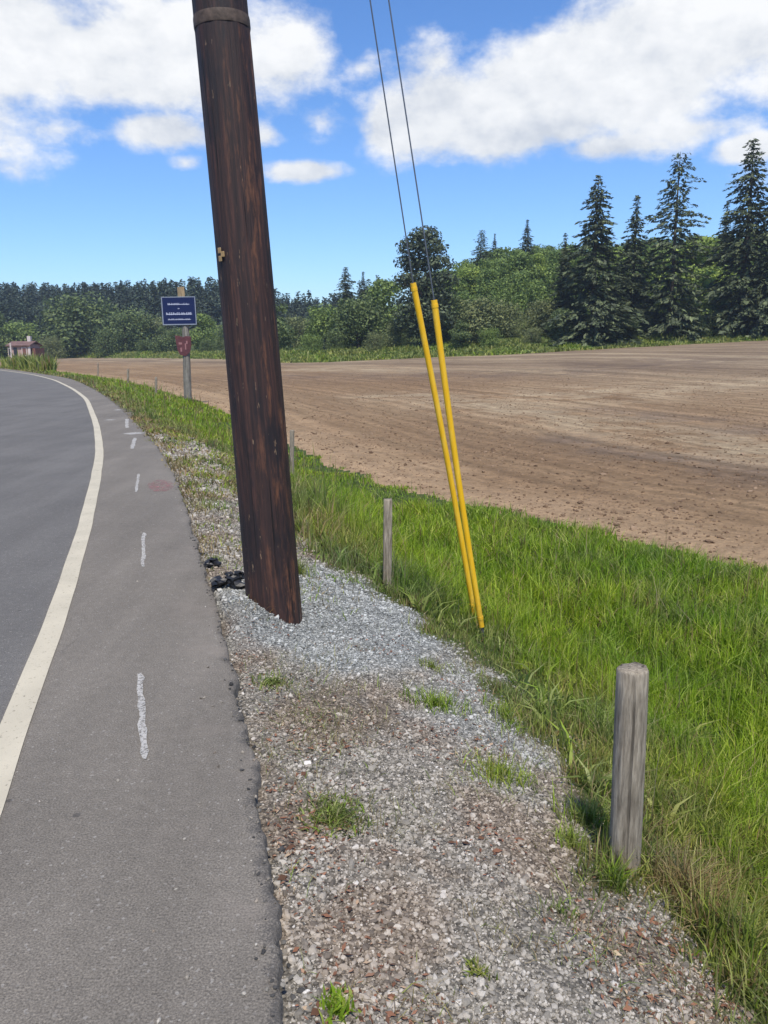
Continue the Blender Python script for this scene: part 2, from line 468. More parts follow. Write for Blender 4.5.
def mat_wood(name, c0, c1, c2, vscale=(60, 60, 2.2), rough=0.85):
    nt = NT(name); p = nt.objc()
    g = nt.noise(nt.mapping(p, vscale), 1.0, 5, 0.65)
    g2 = nt.noise(p, 5, 4, 0.6)
    c = nt.ramp(g, [(0.28, c0), (0.5, c1), (0.72, c2)])
    c = nt.mix(0.7, c, nt.ramp(g2, [(0.3, (0.72,) * 3), (0.7, (1.2,) * 3)]), 'MULTIPLY')
    crk = nt.ramp(nt.noise(nt.mapping(p, (45, 45, 0.9)), 1.0, 2, 0.4), [(0.33, (0,) * 3), (0.37, (1,) * 3)])
    c = nt.mix(nt.math('MULTIPLY', nt.math('SUBTRACT', 1.0, crk), 0.6), c, tuple(v * 0.25 for v in c0))
    h = nt.math('ADD', g, nt.math('MULTIPLY', crk, 0.6))
    return nt.out(nt.principled(c, rough, nt.bump(h, 0.7, 0.008), 0.25))

def mat_pole():
    nt = NT('creosoted_timber'); p = nt.objc()
    g = nt.noise(nt.mapping(p, (55, 55, 1.6)), 1.0, 6, 0.68)
    g2 = nt.noise(nt.mapping(p, (22, 22, 3.2)), 1.0, 6, 0.72)
    patch = nt.noise(nt.mapping(p, (5, 5, 1.5), (0, 0, 0), (3.1, 0.4, 2)), 1.0, 4, 0.65)
    c = nt.ramp(g, [(0.25, (0.010, 0.007, 0.008)), (0.45, (0.027, 0.016, 0.015)), (0.62, (0.056, 0.027, 0.022)), (0.8, (0.12, 0.05, 0.032))])
    sep = nt.n('ShaderNodeSeparateXYZ', ins={0: p}).outputs
    # red scuffs and rusty foot, painted stronger on the field side where light falls
    side = nt.sstep(-0.02, 0.15, sep[0])
    lit_scuff = nt.math('MULTIPLY', nt.sstep(0.50, 0.68, g2), nt.math('ADD', 0.35, nt.math('MULTIPLY', side, 0.65)))
    low = nt.math('MULTIPLY', nt.sstep(1.1, 0.1, sep[2]), nt.sstep(0.48, 0.6, g2))
    lit_scuff = nt.math('MAXIMUM', lit_scuff, nt.math('MULTIPLY', low, side))
    c = nt.mix(nt.math('MULTIPLY', lit_scuff, 0.75), c, nt.mix(g, (0.09, 0.032, 0.016), (0.31, 0.13, 0.062)))
    c = nt.mix(nt.math('MULTIPLY', nt.sstep(0.50, 0.62, patch), 0.75), c, (0.012, 0.011, 0.014))
    # pale splinter nicks
    nick = nt.sstep(0.67, 0.72, nt.noise(nt.mapping(p, (38, 38, 9)), 1.0, 3, 0.6))
    c = nt.mix(nt.math('MULTIPLY', nick, 0.55), c, (0.30, 0.20, 0.12))
    crk = nt.ramp(nt.noise(nt.mapping(p, (48, 48, 0.8)), 1.0, 3, 0.5), [(0.30, (0,) * 3), (0.335, (1,) * 3)])
    c = nt.mix(nt.math('MULTIPLY', nt.math('SUBTRACT', 1.0, crk), 0.8), c, (0.004, 0.004, 0.004))
    h = nt.math('ADD', nt.math('ADD', g, g2), nt.math('MULTIPLY', crk, 1.2))
    return nt.out(nt.principled(c, 0.62, nt.bump(h, 0.6, 0.009), 0.35))

def mat_plain(name, col, rough=0.6, spec=0.4, metal=0.0, var=0.12, scale=20):
    nt = NT(name); p = nt.objc()
    n = nt.noise(p, scale, 4, 0.65)
    c = nt.mix(1.0, col, nt.ramp(n, [(0.25, (1 - var,) * 3), (0.75, (1 + var,) * 3)]), 'MULTIPLY')
    return nt.out(nt.principled(c, rough, nt.bump(n, 0.15, 0.003), spec, metal))

def mat_sleeve():
    nt = NT('yellow_plastic'); p = nt.objc()
    c = nt.mix(nt.sstep(0.4, 0.75, nt.noise(nt.mapping(p, (30, 30, 3)), 1.0, 5, 0.7)), (0.78, 0.44, 0.008), (0.82, 0.53, 0.06))
    z = nt.n('ShaderNodeSeparateXYZ', ins={0: p}).outputs[2]
    dirt = nt.math('MULTIPLY', nt.sstep(0.55, 0.0, z), nt.sstep(0.35, 0.65, nt.noise(p, 22, 5, 0.7)))
    c = nt.mix(nt.math('MULTIPLY', dirt, 0.6), c, (0.20, 0.14, 0.05))
    scr = nt.sstep(0.69, 0.74, nt.noise(nt.mapping(p, (60, 60, 8)), 1.0, 4, 0.65))
    c = nt.mix(nt.math('MULTIPLY', scr, 0.5), c, (0.42, 0.26, 0.04))
    return nt.out(nt.principled(c, 0.5, None, 0.4))

M = dict(
    asphalt=mat_asphalt(), stones=mat_stones(), verge=mat_verge(), field=mat_field(), hill=mat_hill(), grass=mat_grass(),
    edge_paint=mat_paint('white_road_paint', (0.47, 0.425, 0.325), 0.36),
    chalk=mat_paint('white_survey_paint', (0.40, 0.385, 0.355), 0.445, 60),
    pink=mat_paint('pink_survey_paint', (0.32, 0.145, 0.14), 0.545, 16),
    broad=mat_foliage('broad_leaves', [(0, (0.45, 0.5, 0.5)), (0.5, (1, 1, 1)), (1, (1.5, 1.4, 1.2))]),
    needle=mat_foliage('needles', [(0, (0.45, 0.45, 0.5)), (0.55, (0.95, 0.97, 0.95)), (0.9, (1.5, 1.45, 1.3)), (1, (2.1, 2.0, 1.8))], 0.15),
    bark=mat_wood('bark', (0.04, 0.03, 0.025), (0.09, 0.07, 0.055), (0.15, 0.12, 0.10), (3, 3, 0.4)),
    post=mat_wood('weathered_post', (0.11, 0.09, 0.066), (0.245, 0.21, 0.16), (0.40, 0.35, 0.275), (85, 85, 9)),
    sign_post=mat_wood('grey_post', (0.10, 0.092, 0.078), (0.19, 0.178, 0.152), (0.28, 0.262, 0.225), (25, 25, 1.5)),
    tan_wood=mat_wood('tan_end_wood', (0.25, 0.17, 0.09), (0.38, 0.28, 0.16), (0.48, 0.38, 0.24), (25, 25, 2)),
    pole=mat_pole(),
    yellow=mat_sleeve(),
    steel=mat_plain('galvanised_steel', (0.17, 0.18, 0.20), 0.45, 0.5, 0.7),
    navy=mat_plain('navy_board', (0.004, 0.010, 0.06), 0.4, 0.4),
    white=mat_plain('white_lettering', (0.36, 0.38, 0.48), 0.7, var=0.3, scale=6), border=mat_plain('grey_border', (0.22, 0.25, 0.31), 0.7),
    maroon=mat_plain('maroon_board', (0.095, 0.03, 0.034), 0.6, var=0.3, scale=8),
    pale_maroon=mat_plain('faded_pink_lettering', (0.27, 0.13, 0.13), 0.7),
    tag=mat_plain('tan_tag', (0.33, 0.22, 0.10), 0.5, var=0.25),
    band=mat_plain('rubbed_timber_band', (0.075, 0.052, 0.04), 0.7, var=0.6, scale=30),
    black=mat_plain('black_bitumen', (0.009, 0.009, 0.011), 0.5, 0.5, var=0.4, scale=40),
    wall=mat_plain('pink_boards', (0.36, 0.245, 0.21), 0.85, var=0.3, scale=1.5),
    roofm=mat_plain('dark_roof', (0.14, 0.082, 0.07), 0.8, var=0.3, scale=1.5),
    dark=mat_plain('dark_opening', (0.025, 0.025, 0.03), 0.4),
    pale=mat_plain('pale_trim', (0.52, 0.46, 0.42), 0.8),
    brick=mat_plain('rusty_red_boards', (0.16, 0.07, 0.055), 0.85, var=0.3, scale=2),
    litter=None,
)
def mat_litter():
    nt = NT('dead_leaves'); r = nt.island()
    c = nt.ramp(r, [(0, (0.06, 0.034, 0.022)), (0.45, (0.17, 0.078, 0.045)), (0.8, (0.26, 0.13, 0.08)), (1, (0.42, 0.33, 0.22))])
    return nt.out(nt.principled(c, 0.85, None, 0.2))
M['litter'] = mat_litter()
def mat_clod():
    nt = NT('soil_clod'); r = nt.island()
    c = nt.ramp(r, [(0, (0.11, 0.07, 0.045)), (0.7, (0.18, 0.12, 0.075)), (1, (0.27, 0.19, 0.125))])
    return nt.out(nt.principled(c, 0.95, None, 0.15))
M['clod'] = mat_clod()
def mat_crumb():
    nt = NT('asphalt_crumb'); r = nt.island()
    return nt.out(nt.principled(nt.ramp(r, [(0, (0.03, 0.03, 0.03)), (0.7, (0.075, 0.072, 0.068)), (1, (0.15, 0.14, 0.125))]), 0.9, None, 0.25))
M['crumb'] = mat_crumb()

# ------------------------------------------------------------------ ground sheet
def build_ground():
    az = np.concatenate([np.arange(-180, -46, 4.0), np.arange(-46, -34, 1.0), np.arange(-34, 34, 0.25), np.arange(34, 46, 1.0), np.arange(46, 180, 4.0)])
    az = np.radians(az)
    na = len(az)
    rr = np.concatenate([[0.02, 0.4, 0.8], np.geomspace(1.1, 60, 300), np.geomspace(61, 520, 150), [600, 700, 850, 1000]])
    A, R_ = np.meshgrid(az, rr)
    X = R_ * np.sin(A); Y = R_ * np.cos(A)
    Z = H(X, Y)
    n = len(rr)
    V = np.stack([X, Y, Z], -1).reshape(-1, 3)
    i, j = np.meshgrid(np.arange(n - 1), np.arange(na), indexing='ij')
    j2 = (j + 1) % na
    F = np.stack([i * na + j, i * na + j2, (i + 1) * na + j2, (i + 1) * na + j], -1).reshape(-1, 4)[:, ::-1]
    C = V[F].mean(1)
    fx = C[:, 0] - FIELD_EDGE(C[:, 1]) - 0.12 * bnoise(C[:, 0], C[:, 1], 1.2, 3) * 1.5
    rc = np.hypot(C[:, 0], C[:, 1])
    b = rc - boundary(C[:, 0], C[:, 1])
    azc = np.degrees(np.arctan2(C[:, 0], C[:, 1]))
    isfield = (fx > 0) & (b < 0) & (np.abs(azc) < 75)
    ishill = (b >= 0)
    s = edge_s(V[:, 0], V[:, 1])
    yv = V[:, 1]
    gw = gravel_width(yv) + 0.16 * bnoise(V[:, 0], V[:, 1], 0.7, 4)
    grav = smooth(gw + 0.12, gw - 0.12, s) * (s > -9.0)
    green = smooth(gw - 0.3, gw + 0.2, s) 
    edge = (V[:, 0] - FIELD_EDGE(V[:, 1])) * 0.8
    def swath(lines):
        out = np.zeros(len(V))
        for width, pts in lines:
            P = np.array([hit(*q)[:2] for q in pts])
            dmin = np.full(len(V), 1e9)
            for a_, b_ in zip(P[:-1], P[1:]):
                ab = b_ - a_
                t = np.clip(((V[:, :2] - a_) @ ab) / (ab @ ab), 0, 1)
                dmin = np.minimum(dmin, np.linalg.norm(V[:, :2] - (a_ + t[:, None] * ab), axis=1))
            out = np.maximum(out, np.exp(-(dmin / width) ** 2))
        return out
    pale = swath([(2.6, [(400, 396), (560, 414), (766, 452)]), (4.5, [(545, 398), (650, 389), (766, 384)]), (3, [(300, 369), (420, 372)])])
    dark_swath = swath([(1.6, [(600, 411), (690, 420), (766, 432)]), (7, [(310, 376), (520, 374), (700, 360)]), (1.2, [(560, 440), (766, 478)])])  # long swaths where the field colour is darkened
    for name, sel, mat in (('ground', ~isfield & ~ishill, 'verge'), ('field', isfield & ~ishill, 'field'), ('hillside', ishill, 'hill')):
        f = F[sel]
        used, inv = np.unique(f.ravel(), return_inverse=True)
        me = np_mesh(name, V[used], [inv.reshape(-1, 4)], {'grav': grav[used], 'green': green[used], 'edge': edge[used], 'pale': pale[used], 'dark_swath': dark_swath[used]})
        o = link_mesh(name, me, M[mat], smooth_shade=True)
        tag(o, kind='structure')

def gravel_width(y):
    return np.interp(y, [-10, 1.5, 2.4, 3.4, 4.5, 5.6, 6.5, 8.5, 11, 13, 15, 18, 30], [1.2, 1.12, 1.25, 1.42, 1.55, 1.33, 0.98, 0.9, 1.0, 1.15, 0.8, 0.15, 0.08])

build_ground()

# ------------------------------------------------------------------ road
def ribbon(center, ys, s_list, z, wobble=None):
    """strip following a curve x=center(y), offset by signed distances in s_list"""
    g = (center(ys + 0.2) - center(ys - 0.2)) / 0.4
    nrm = np.stack([1 / np.sqrt(1 + g * g), -g / np.sqrt(1 + g * g)], -1)
    V = []
    for k, s in enumerate(s_list):
        ss = s + (wobble[k] if wobble is not None and wobble[k] is not None else 0)
        zz = z[k] if isinstance(z, (list, tuple)) else z
        P = np.stack([center(ys) + nrm[:, 0] * ss, ys + nrm[:, 1] * ss, np.zeros_like(ys) + zz], -1)
        V.append(P)
    V = np.stack(V, 1)
    n, m = V.shape[:2]
    i, j = np.meshgrid(np.arange(n - 1), np.arange(m - 1), indexing='ij')
    F = np.stack([i * m + j, i * m + j + 1, (i + 1) * m + j + 1, (i + 1) * m + j], -1).reshape(-1, 4)
    return V.reshape(-1, 3), F

def build_road():
    ys = np.concatenate([np.arange(-12, 1.2, 0.2), np.arange(1.2, 8, 0.02), np.geomspace(8, 170, 700)])
    rag = (0.016 * bnoise(ys, ys * 0, 0.6, 1) + 0.007 * bnoise(ys, ys * 0, 0.11, 2) + 0.004 * np.random.default_rng(77).normal(0, 1, len(ys)) * (ys < 9) + 0.012 * (ys < 3))
    rag = rag * np.interp(ys, [0, 4, 10, 40], [1, 0.8, 1.2, 2.5])
    s_list = [-8.6, -7, -5.5, -4, -3, -2, -1.4, -1.0, -0.7, -0.45, -0.25, -0.12, -0.05, -0.008, 0.0, 0.004]
    z = [0.0] * 13 + [-0.001, -0.012, -0.09]
    wob = [None] * 10 + [rag * 0.3, rag * 0.7, rag, rag, rag * 1.1, rag * 1.1]
    V, F = ribbon(ROAD_EDGE, ys, s_list, z, wob)
    m = len(s_list)
    dist = -np.array(s_list)
    lat = V[:, 0] - EDGE_LINE(V[:, 1])
    me = np_mesh('road', V, [F], {'lat': lat, 'edge': np.tile(dist, len(ys))})
    road = link_mesh('road', me, M['asphalt'], smooth_shade=True)
    tag(road, kind='structure')
    # painted edge line
    wl = 0.004 * bnoise(ys, ys * 0, 0.9, 12)
    V, F = ribbon(EDGE_LINE, ys, [-0.060, -0.03, 0.03, 0.060], 0.004, [wl, None, None, wl])
    tag(link_mesh('edge_line', np_mesh('edge_line', V, [F]), M['edge_paint'], road), 'solid white line along the road edge')
    # survey paint dashes
    def dash(name, p0, p1, w, mat, z=0.004):
        a = hit_plane(*p0); b = hit_plane(*p1)
        d = (b - a); L = d.length; d.normalize(); nn = Vector((-d.y, d.x, 0))
        N = 14
        rs = random.Random(p0[0] * 7 + p0[1])
        bm = bmesh.new(); rows = []
        for i in range(N + 1):
            t = i / N
            c = a + d * L * t + nn * rs.uniform(-0.006, 0.006)
            ww = w * rs.uniform(0.35, 0.62) * (0.5 if i in (0, N) else 1)
            if name.startswith('pink'): ww = w * 0.6 * math.sqrt(max(0.02, 1 - (2 * t - 1) ** 2)) * rs.uniform(0.85, 1.1)
            rows.append((bm.verts.new(c + nn * ww + Vector((0, 0, z))), bm.verts.new(c - nn * ww + Vector((0, 0, z)))))
        for i in range(N):
            bm.faces.new((rows[i][0], rows[i][1], rows[i + 1][1], rows[i + 1][0]))
        link_mesh(name, bm_mesh(name, bm), M[mat], road)
    dash('paint_dash', (140, 674), (144, 760), 0.030, 'chalk')
    dash('paint_dash', (144, 533), (143, 567), 0.030, 'chalk')
    dash('paint_dash', (139, 474), (136, 492), 0.035, 'chalk')
    dash('paint_dash', (135, 438), (132, 449), 0.07, 'chalk')
    dash('paint_dash', (127, 419), (127, 428), 0.07, 'chalk')
    dash('paint_dash', (129, 433), (139, 434), 0.35, 'chalk')
    dash('paint_dash', (106, 420), (114, 420), 0.20, 'chalk')
    dash('paint_dash', (115, 410), (121, 410), 0.25, 'chalk')
    dash('pink_paint_mark', (160, 480), (161, 492), 0.24, 'pink')

def hit_plane(px, py, z=0.0):
    d = ray(px, py)
    t = (z - CAMZ) / d[2]
    return Vector((d[0] * t, d[1] * t, z))

build_road()

# ------------------------------------------------------------------ scatter: stones, litter, clods, grass
ICO = None
def ico_template():
    bm = bmesh.new()
    bmesh.ops.create_icosphere(bm, subdivisions=1, radius=1)
    V = np.array([v.co[:] for v in bm.verts]); F = np.array([[v.index for v in f.verts] for f in bm.faces])
    bm.free()
    return V, F
ICOV, ICOF = ico_template()

def rocks_mesh(name, P, size, flat=0.65, jitter=0.36, rng=RNG):
    n = len(P)
    V = np.repeat(ICOV[None], n, 0) * (1 + rng.uniform(-jitter, jitter, (n, 12, 1)))
    sc3 = np.stack([rng.uniform(0.7, 1.3, n), rng.uniform(0.6, 1.0, n), rng.uniform(0.45, 0.85, n) * flat / 0.65], -1)
    V = V * sc3[:, None] * size[:, None, None]
    a = rng.uniform(0, 6.28, n); t = rng.normal(0, 0.35, n)
    ct, st = np.cos(t)[:, None], np.sin(t)[:, None]
    y, z = V[..., 1] * ct - V[..., 2] * st, V[..., 1] * st + V[..., 2] * ct
    ca, sa = np.cos(a)[:, None], np.sin(a)[:, None]
    V = np.stack([V[..., 0] * ca - y * sa, V[..., 0] * sa + y * ca, z], -1) + P[:, None]
    F = (ICOF[None] + (np.arange(n) * 12)[:, None, None]).reshape(-1, 3)
    me = np_mesh(name, V.reshape(-1, 3), [F])
    me.polygons.foreach_set('use_smooth', np.zeros(len(me.polygons), bool))
    return me

def polar_points(n, a, b, p, azr=(-38, 38), rng=RNG):
    q = 2 - p
    r = (a ** q + rng.uniform(0, 1, n) * (b ** q - a ** q)) ** (1 / q)
    az = np.radians(rng.uniform(azr[0], azr[1], n))
    return r * np.sin(az), r * np.cos(az)

def build_gravel():
    x, y = polar_points(720000, 1.3, 16, 1.15)
    s = edge_s(x, y)
    gw = gravel_width(y) + 0.2 * bnoise(x, y, 0.7, 4) + RNG.normal(0, 0.10, len(x))
    thin = np.interp(y, [5.5, 7, 9, 11, 13, 16], [1, 0.75, 0.6, 0.55, 0.6, 0.35])
    ok = (s > 0.012 + np.abs(RNG.normal(0, 0.015, len(x)))) & (s < gw) & (RNG.uniform(0, 1, len(x)) < thin)
    # bare dirt patches with fewer stones
    bare = bnoise(x, y, 0.9, 21) > 0.35
    ok &= ~(bare & (RNG.uniform(0, 1, len(x)) < 0.55) & (y < 4.0))
    x, y = x[ok], y[ok]
    r = np.hypot(x, y)
    size = np.clip(RNG.lognormal(math.log(0.0038), 0.50, len(x)), 0.002, 0.014) * np.maximum(1, r / 4.2)
    z = H(x, y) + size * 0.25
    P = np.stack([x, y, z], -1)
    # bigger stones and pale cobbles
    x2, y2 = polar_points(900, 1.4, 8, 1.1)
    s2 = edge_s(x2, y2)
    ok = (s2 > 0.03) & (s2 < gravel_width(y2))
    x2, y2 = x2[ok], y2[ok]
    sz2 = np.clip(RNG.lognormal(math.log(0.0105), 0.28, len(x2)), 0.007, 0.02)
    P2 = np.stack([x2, y2, H(x2, y2) + sz2 * 0.3], -1)
    # loose chips that have strayed onto the asphalt edge
    x3, y3 = polar_points(30000, 1.3, 9, 1.1)
    s3 = edge_s(x3, y3)
    ok = (s3 < 0.02) & (s3 > -0.9) & (RNG.uniform(0, 1, len(x3)) < 0.16 * np.exp(s3 / 0.09) + 0.002)
    x3, y3 = x3[ok], y3[ok]
    sz3 = RNG.uniform(0.003, 0.007, len(x3))
    P3 = np.stack([x3, y3, sz3 * 0.4], -1)
    me = rocks_mesh('gravel', np.concatenate([P, P2, P3]), np.concatenate([size, sz2, sz3]))
    tag(link_mesh('gravel', me, M['stones']), 'loose grey and brown gravel along the road shoulder', 'gravel', kind='stuff')
    # crumbs of dark asphalt broken off the pavement edge
    x4, y4 = polar_points(60000, 1.3, 7, 1.1)
    s4 = edge_s(x4, y4)
    ok = (s4 < 0.12) & (s4 > -0.10) & (RNG.uniform(0, 1, len(x4)) < 0.55 * np.exp(-((s4 - 0.01) / 0.035) ** 2) * (0.35 + 0.65 * smooth(-0.3, 0.6, bnoise(x4, y4, 0.5, 33))))
    x4, y4, s4 = x4[ok], y4[ok], s4[ok]
    sz4 = np.clip(RNG.lognormal(math.log(0.0055), 0.45, len(x4)), 0.002, 0.016)
    me = rocks_mesh('asphalt_crumbs', np.stack([x4, y4, np.where(s4 < 0, 0.0, H(x4, y4)) + sz4 * 0.3], -1), sz4)
    tag(link_mesh('asphalt_crumbs', me, M['crumb']), 'dark crumbs of broken asphalt along the pavement edge', 'gravel', kind='stuff')
    # dead leaf and bark litter
    x, y = polar_points(150000, 1.3, 9, 1.1)
    s = edge_s(x, y)
    dens = smooth(-0.15, 0.8, bnoise(x, y, 0.8, 31)) * np.interp(y, [2, 4.2, 5, 6.5], [1, 0.7, 0.15, 0.6])
    near_edge = np.exp(-((s - 0.22) / 0.16) ** 2)
    ok = (s > 0.03) & (s < gravel_width(y) + 0.15) & (RNG.uniform(0, 1, len(x)) < 0.36 * dens + 0.2 * near_edge * (y < 3.6))
    x, y = x[ok], y[ok]
    n = len(x)
    L = RNG.uniform(0.003, 0.011, n) * np.where(RNG.uniform(0, 1, n) < 0.08, 2.0, 1.0); W = L * RNG.uniform(0.15, 0.55, n)
    a = RNG.uniform(0, 6.28, n)
    d = np.stack([np.cos(a), np.sin(a), RNG.normal(0, 0.2, n)], -1); e = np.stack([-np.sin(a), np.cos(a), RNG.normal(0, 0.3, n)], -1)
    C = np.stack([x, y, H(x, y) + 0.009], -1)
    up = np.array((0, 0, 1.0)) * (W * 0.25)[:, None]
    V = np.stack([C - d * L[:, None], C + e * W[:, None] + up, C + d * L[:, None], C - e * W[:, None] + up, C + up * 1.6 + 0], 1)
    base = (np.arange(n) * 5)[:, None]
    F = np.concatenate([base + np.array([[0, 1, 4]]), base + np.array([[1, 2, 4]]), base + np.array([[2, 3, 4]]), base + np.array([[3, 0, 4]])])
    me = np_mesh('leaf_litter', V.reshape(-1, 3), [F])
    tag(link_mesh('leaf_litter', me, M['litter']), 'reddish brown dead leaf litter scattered over the gravel', 'leaf litter', kind='stuff')

build_gravel()

def build_clods():
    x, y = polar_points(60000, 6, 60, 1.35, (-30, 36))
    e = x - FIELD_EDGE(y)
    b = np.hypot(x, y) - boundary(x, y)
    ok = (e > 0.1) & (b < -2) & (RNG.uniform(0, 1, len(x)) < 0.35 + 0.45 * smooth(-0.3, 0.6, bnoise(x, y, 5, 41)))
    x, y = x[ok], y[ok]
    size = np.clip(RNG.lognormal(math.log(0.017), 0.45, len(x)), 0.008, 0.06)
    P = np.stack([x, y, H(x, y) + size * 0.1], -1)
    tag(link_mesh('soil_clods', rocks_mesh('soil_clods', P, size), M['clod']), 'brown soil clods strewn over the ploughed field', 'soil', kind='stuff')
build_clods()

def blades(x, y, z, h, w, lean, tint, rng=RNG, name='grass'):
    n = len(x)
    a = rng.uniform(0, 2 * np.pi, n)
    fac = rng.uniform(0, 2 * np.pi, n)
    d = np.stack([np.cos(a), np.sin(a), 0 * a], -1)
    wd = np.stack([np.cos(fac), np.sin(fac), 0 * a], -1)
    B = np.stack([x, y, z], -1)
    up = np.array((0, 0, 1.0))
    def pt(t):
        return B + d * (lean * h * t * t)[:, None] + up * (h * t * (1 - 0.35 * lean * t))[:, None]
    p0, p1, p2 = pt(0.0), pt(0.55), pt(1.0)
    hw = wd * (w / 2)[:, None]
    V = np.stack([p0 - hw, p0 + hw, p1 - hw * 0.85, p1 + hw * 0.85, p2], 1).reshape(-1, 3)
    base = (np.arange(n) * 5)[:, None]
    Fq = base + np.array([[0, 1, 3, 2]]); Ft = base + np.array([[2, 3, 4]])
    return np_mesh(name, V, [Fq, Ft], {'tint': np.repeat(tint, 5)})

def build_grass():
    x, y = polar_points(1500000, 1.4, 85, 1.3, (-36, 40))
    s = edge_s(x, y)
    e = x - FIELD_EDGE(y)
    n = len(x)
    u = RNG.uniform(0, 1, n)
    gw = gravel_width(y) + 0.2 * bnoise(x, y, 0.7, 4) + RNG.normal(0, 0.07, n)
    infield = e > -0.05 + 0.22 * bnoise(x, y, 1.0, 51)
    ok = (s > 0.05) & (s > gw) & ~infield
    # thin out along the gravel edge, leave bare openings near the field margin up the road
    edge_d = s - gw
    ok &= u < (0.22 + smooth(0, 0.35, edge_d)) * (0.72 + 0.5 * bnoise(x, y, 0.28, 74))
    fm = (-e < 1.6) & (y > 11.5) & (bnoise(x, y, 1.1, 52) > -0.1)
    ok &= ~(fm & (RNG.uniform(0, 1, n) < 0.8))
    lane = np.abs(s - 3.05 - 0.15 * bnoise(x, y, 1.5, 53)) < 0.16
    ok &= ~(lane & (y < 9) & (RNG.uniform(0, 1, n) < 0.55))
    x, y, s, e, edge_d = x[ok], y[ok], s[ok], e[ok], edge_d[ok]
    n = len(x)
    r = np.hypot(x, y)
    lushf = smooth(0.3, 1.0, edge_d) * smooth(14, 8, y)
    h = 0.10 + 0.07 * smooth(0.0, 0.6, edge_d) + 0.07 * lushf + 0.06 * bnoise(x, y, 1.1, 54) * smooth(0.1, 0.5, edge_d)
    # weedy tall clump behind the pole
    weedy = np.exp(-(((x + 0.9) / 0.9) ** 2 + ((y - 9.0) / 2.6) ** 2))
    h = h + 0.16 * weedy
    h = h * np.interp(y, [10, 20, 60], [1, 1.1, 1.3]) * RNG.uniform(0.6, 1.25, n)
    h = h * (1 + 0.38 * bnoise(x, y, 0.33, 71) + 0.25 * bnoise(x, y, 0.14, 72))
    h = np.where(-e < 0.6, h * 0.6, h)
    h = h * (1 - 0.85 * np.exp(-((x - 0.72) ** 2 / 0.5 ** 2 + (y - 4.75) ** 2 / 0.75 ** 2)))
    h = np.where(y > 11, h * (0.75 + 0.45 * bnoise(x, y, 1.6, 73)), h)
    h = np.maximum(h, 0.05)
    w = 0.0052 * np.maximum(1, r / 4.6) * RNG.uniform(0.7, 1.3, n)
    lean = np.clip(RNG.normal(0.45, 0.3, n), 0, 1.1)
    base = 0.52 - 0.45 * smooth(0.35, 1.3, edge_d)
    base = base + 0.12 * bnoise(x, y, 0.8, 55)
    base = np.where(y > 11, np.maximum(base, 0.12 + 0.05 * bnoise(x, y, 2, 57)), base)
    base = base + 0.2 * smooth(3.3, 3.9, s) * smooth(13, 9, y) * (0.6 + 0.8 * bnoise(x, y, 1.0, 59))
    tint = base + RNG.normal(0, 0.12, n)
    dryp = 0.34 * smooth(0.55, 0.0, edge_d) + 0.06 + 0.12 * smooth(10, 16, y) + 0.22 * weedy * (bnoise(x, y, 0.7, 56) > 0) + 0.3 * smooth(0.35, 0.0, edge_d) * smooth(14, 18, y)
    dryp = dryp + 0.10 * smooth(0.55, 0.75, bnoise(x, y, 0.6, 58))
    tint = np.where(RNG.uniform(0, 1, n) < dryp, RNG.uniform(0.75, 1, n), np.clip(tint, 0, 0.62))
    me = blades(x, y, H(x, y) - 0.01, h, w, lean, tint)
    tag(link_mesh('grass', me, M['grass']), 'bright green grass and weeds filling the roadside ditch', 'grass', kind='stuff')
    x, y = polar_points(160000, 4.6, 19, 1.2, (-28, -2))
    s = edge_s(x, y); gw = gravel_width(y)
    dn = (0.25 + 0.9 * smooth(-0.3, 0.5, bnoise(x, y, 0.9, 81))) * np.interp(y, [4.6, 6.2, 8, 14, 17, 19], [0.0, 0.2, 0.38, 0.5, 0.9, 1.0])
    bare = np.exp(-(((x + 3.1) / 0.6) ** 2 + ((y - 13.0) / 2.2) ** 2))
    ok = (s > -0.03 + 0.06 * bnoise(x, y, 0.4, 82)) & (s < gw + 0.1) & (RNG.uniform(0, 1, len(x)) < dn * (1 - 0.85 * bare))
    x, y, s = x[ok], y[ok], s[ok]; n = len(x); r = np.hypot(x, y)
    brown = 0.25 + smooth(-0.2, 0.4, bnoise(x, y, 0.7, 83)) * 0.55 + 0.55 * np.exp(-(s / 0.25) ** 2)
    tint = np.where(RNG.uniform(0, 1, n) < brown, RNG.uniform(0.72, 1, n), RNG.uniform(0.1, 0.6, n))
    me = blades(x, y, H(x, y) - 0.004, RNG.uniform(0.03, 0.10, n) * np.interp(y, [5, 12], [0.8, 1.5]), 0.005 * np.maximum(1, r / 3.6), np.clip(RNG.normal(0.8, 0.35, n), 0, 1.5), tint, name='shoulder_weeds')
    tag(link_mesh('shoulder_weeds', me, M['grass']), 'low dry brown and green weeds along the asphalt edge behind the pole', 'weeds', kind='stuff')
    x, y = polar_points(130000, 1.35, 5.2, 1.1, (-14, 36))
    s = edge_s(x, y); gw = gravel_width(y)
    zone = smooth(0.05, 0.7, bnoise(x, y, 0.55, 84)) * 0.5 + np.exp(-(((x + 0.33) / 0.22) ** 2 + ((y - 3.2) / 0.6) ** 2)) + 0.5 * smooth(0.45, 0.05, gw - s)
    zone = zone * (1 - 0.9 * np.exp(-(((x + 0.2) / 0.55) ** 2 + ((y - 5.0) / 0.8) ** 2)))
    ok = (s > 0.05) & (s < gw + 0.1) & (RNG.uniform(0, 1, len(x)) < 0.22 * zone)
    x, y = x[ok], y[ok]; n = len(x)
    tint = np.where(RNG.uniform(0, 1, n) < 0.68, RNG.uniform(0.72, 1, n), RNG.uniform(0.2, 0.6, n))
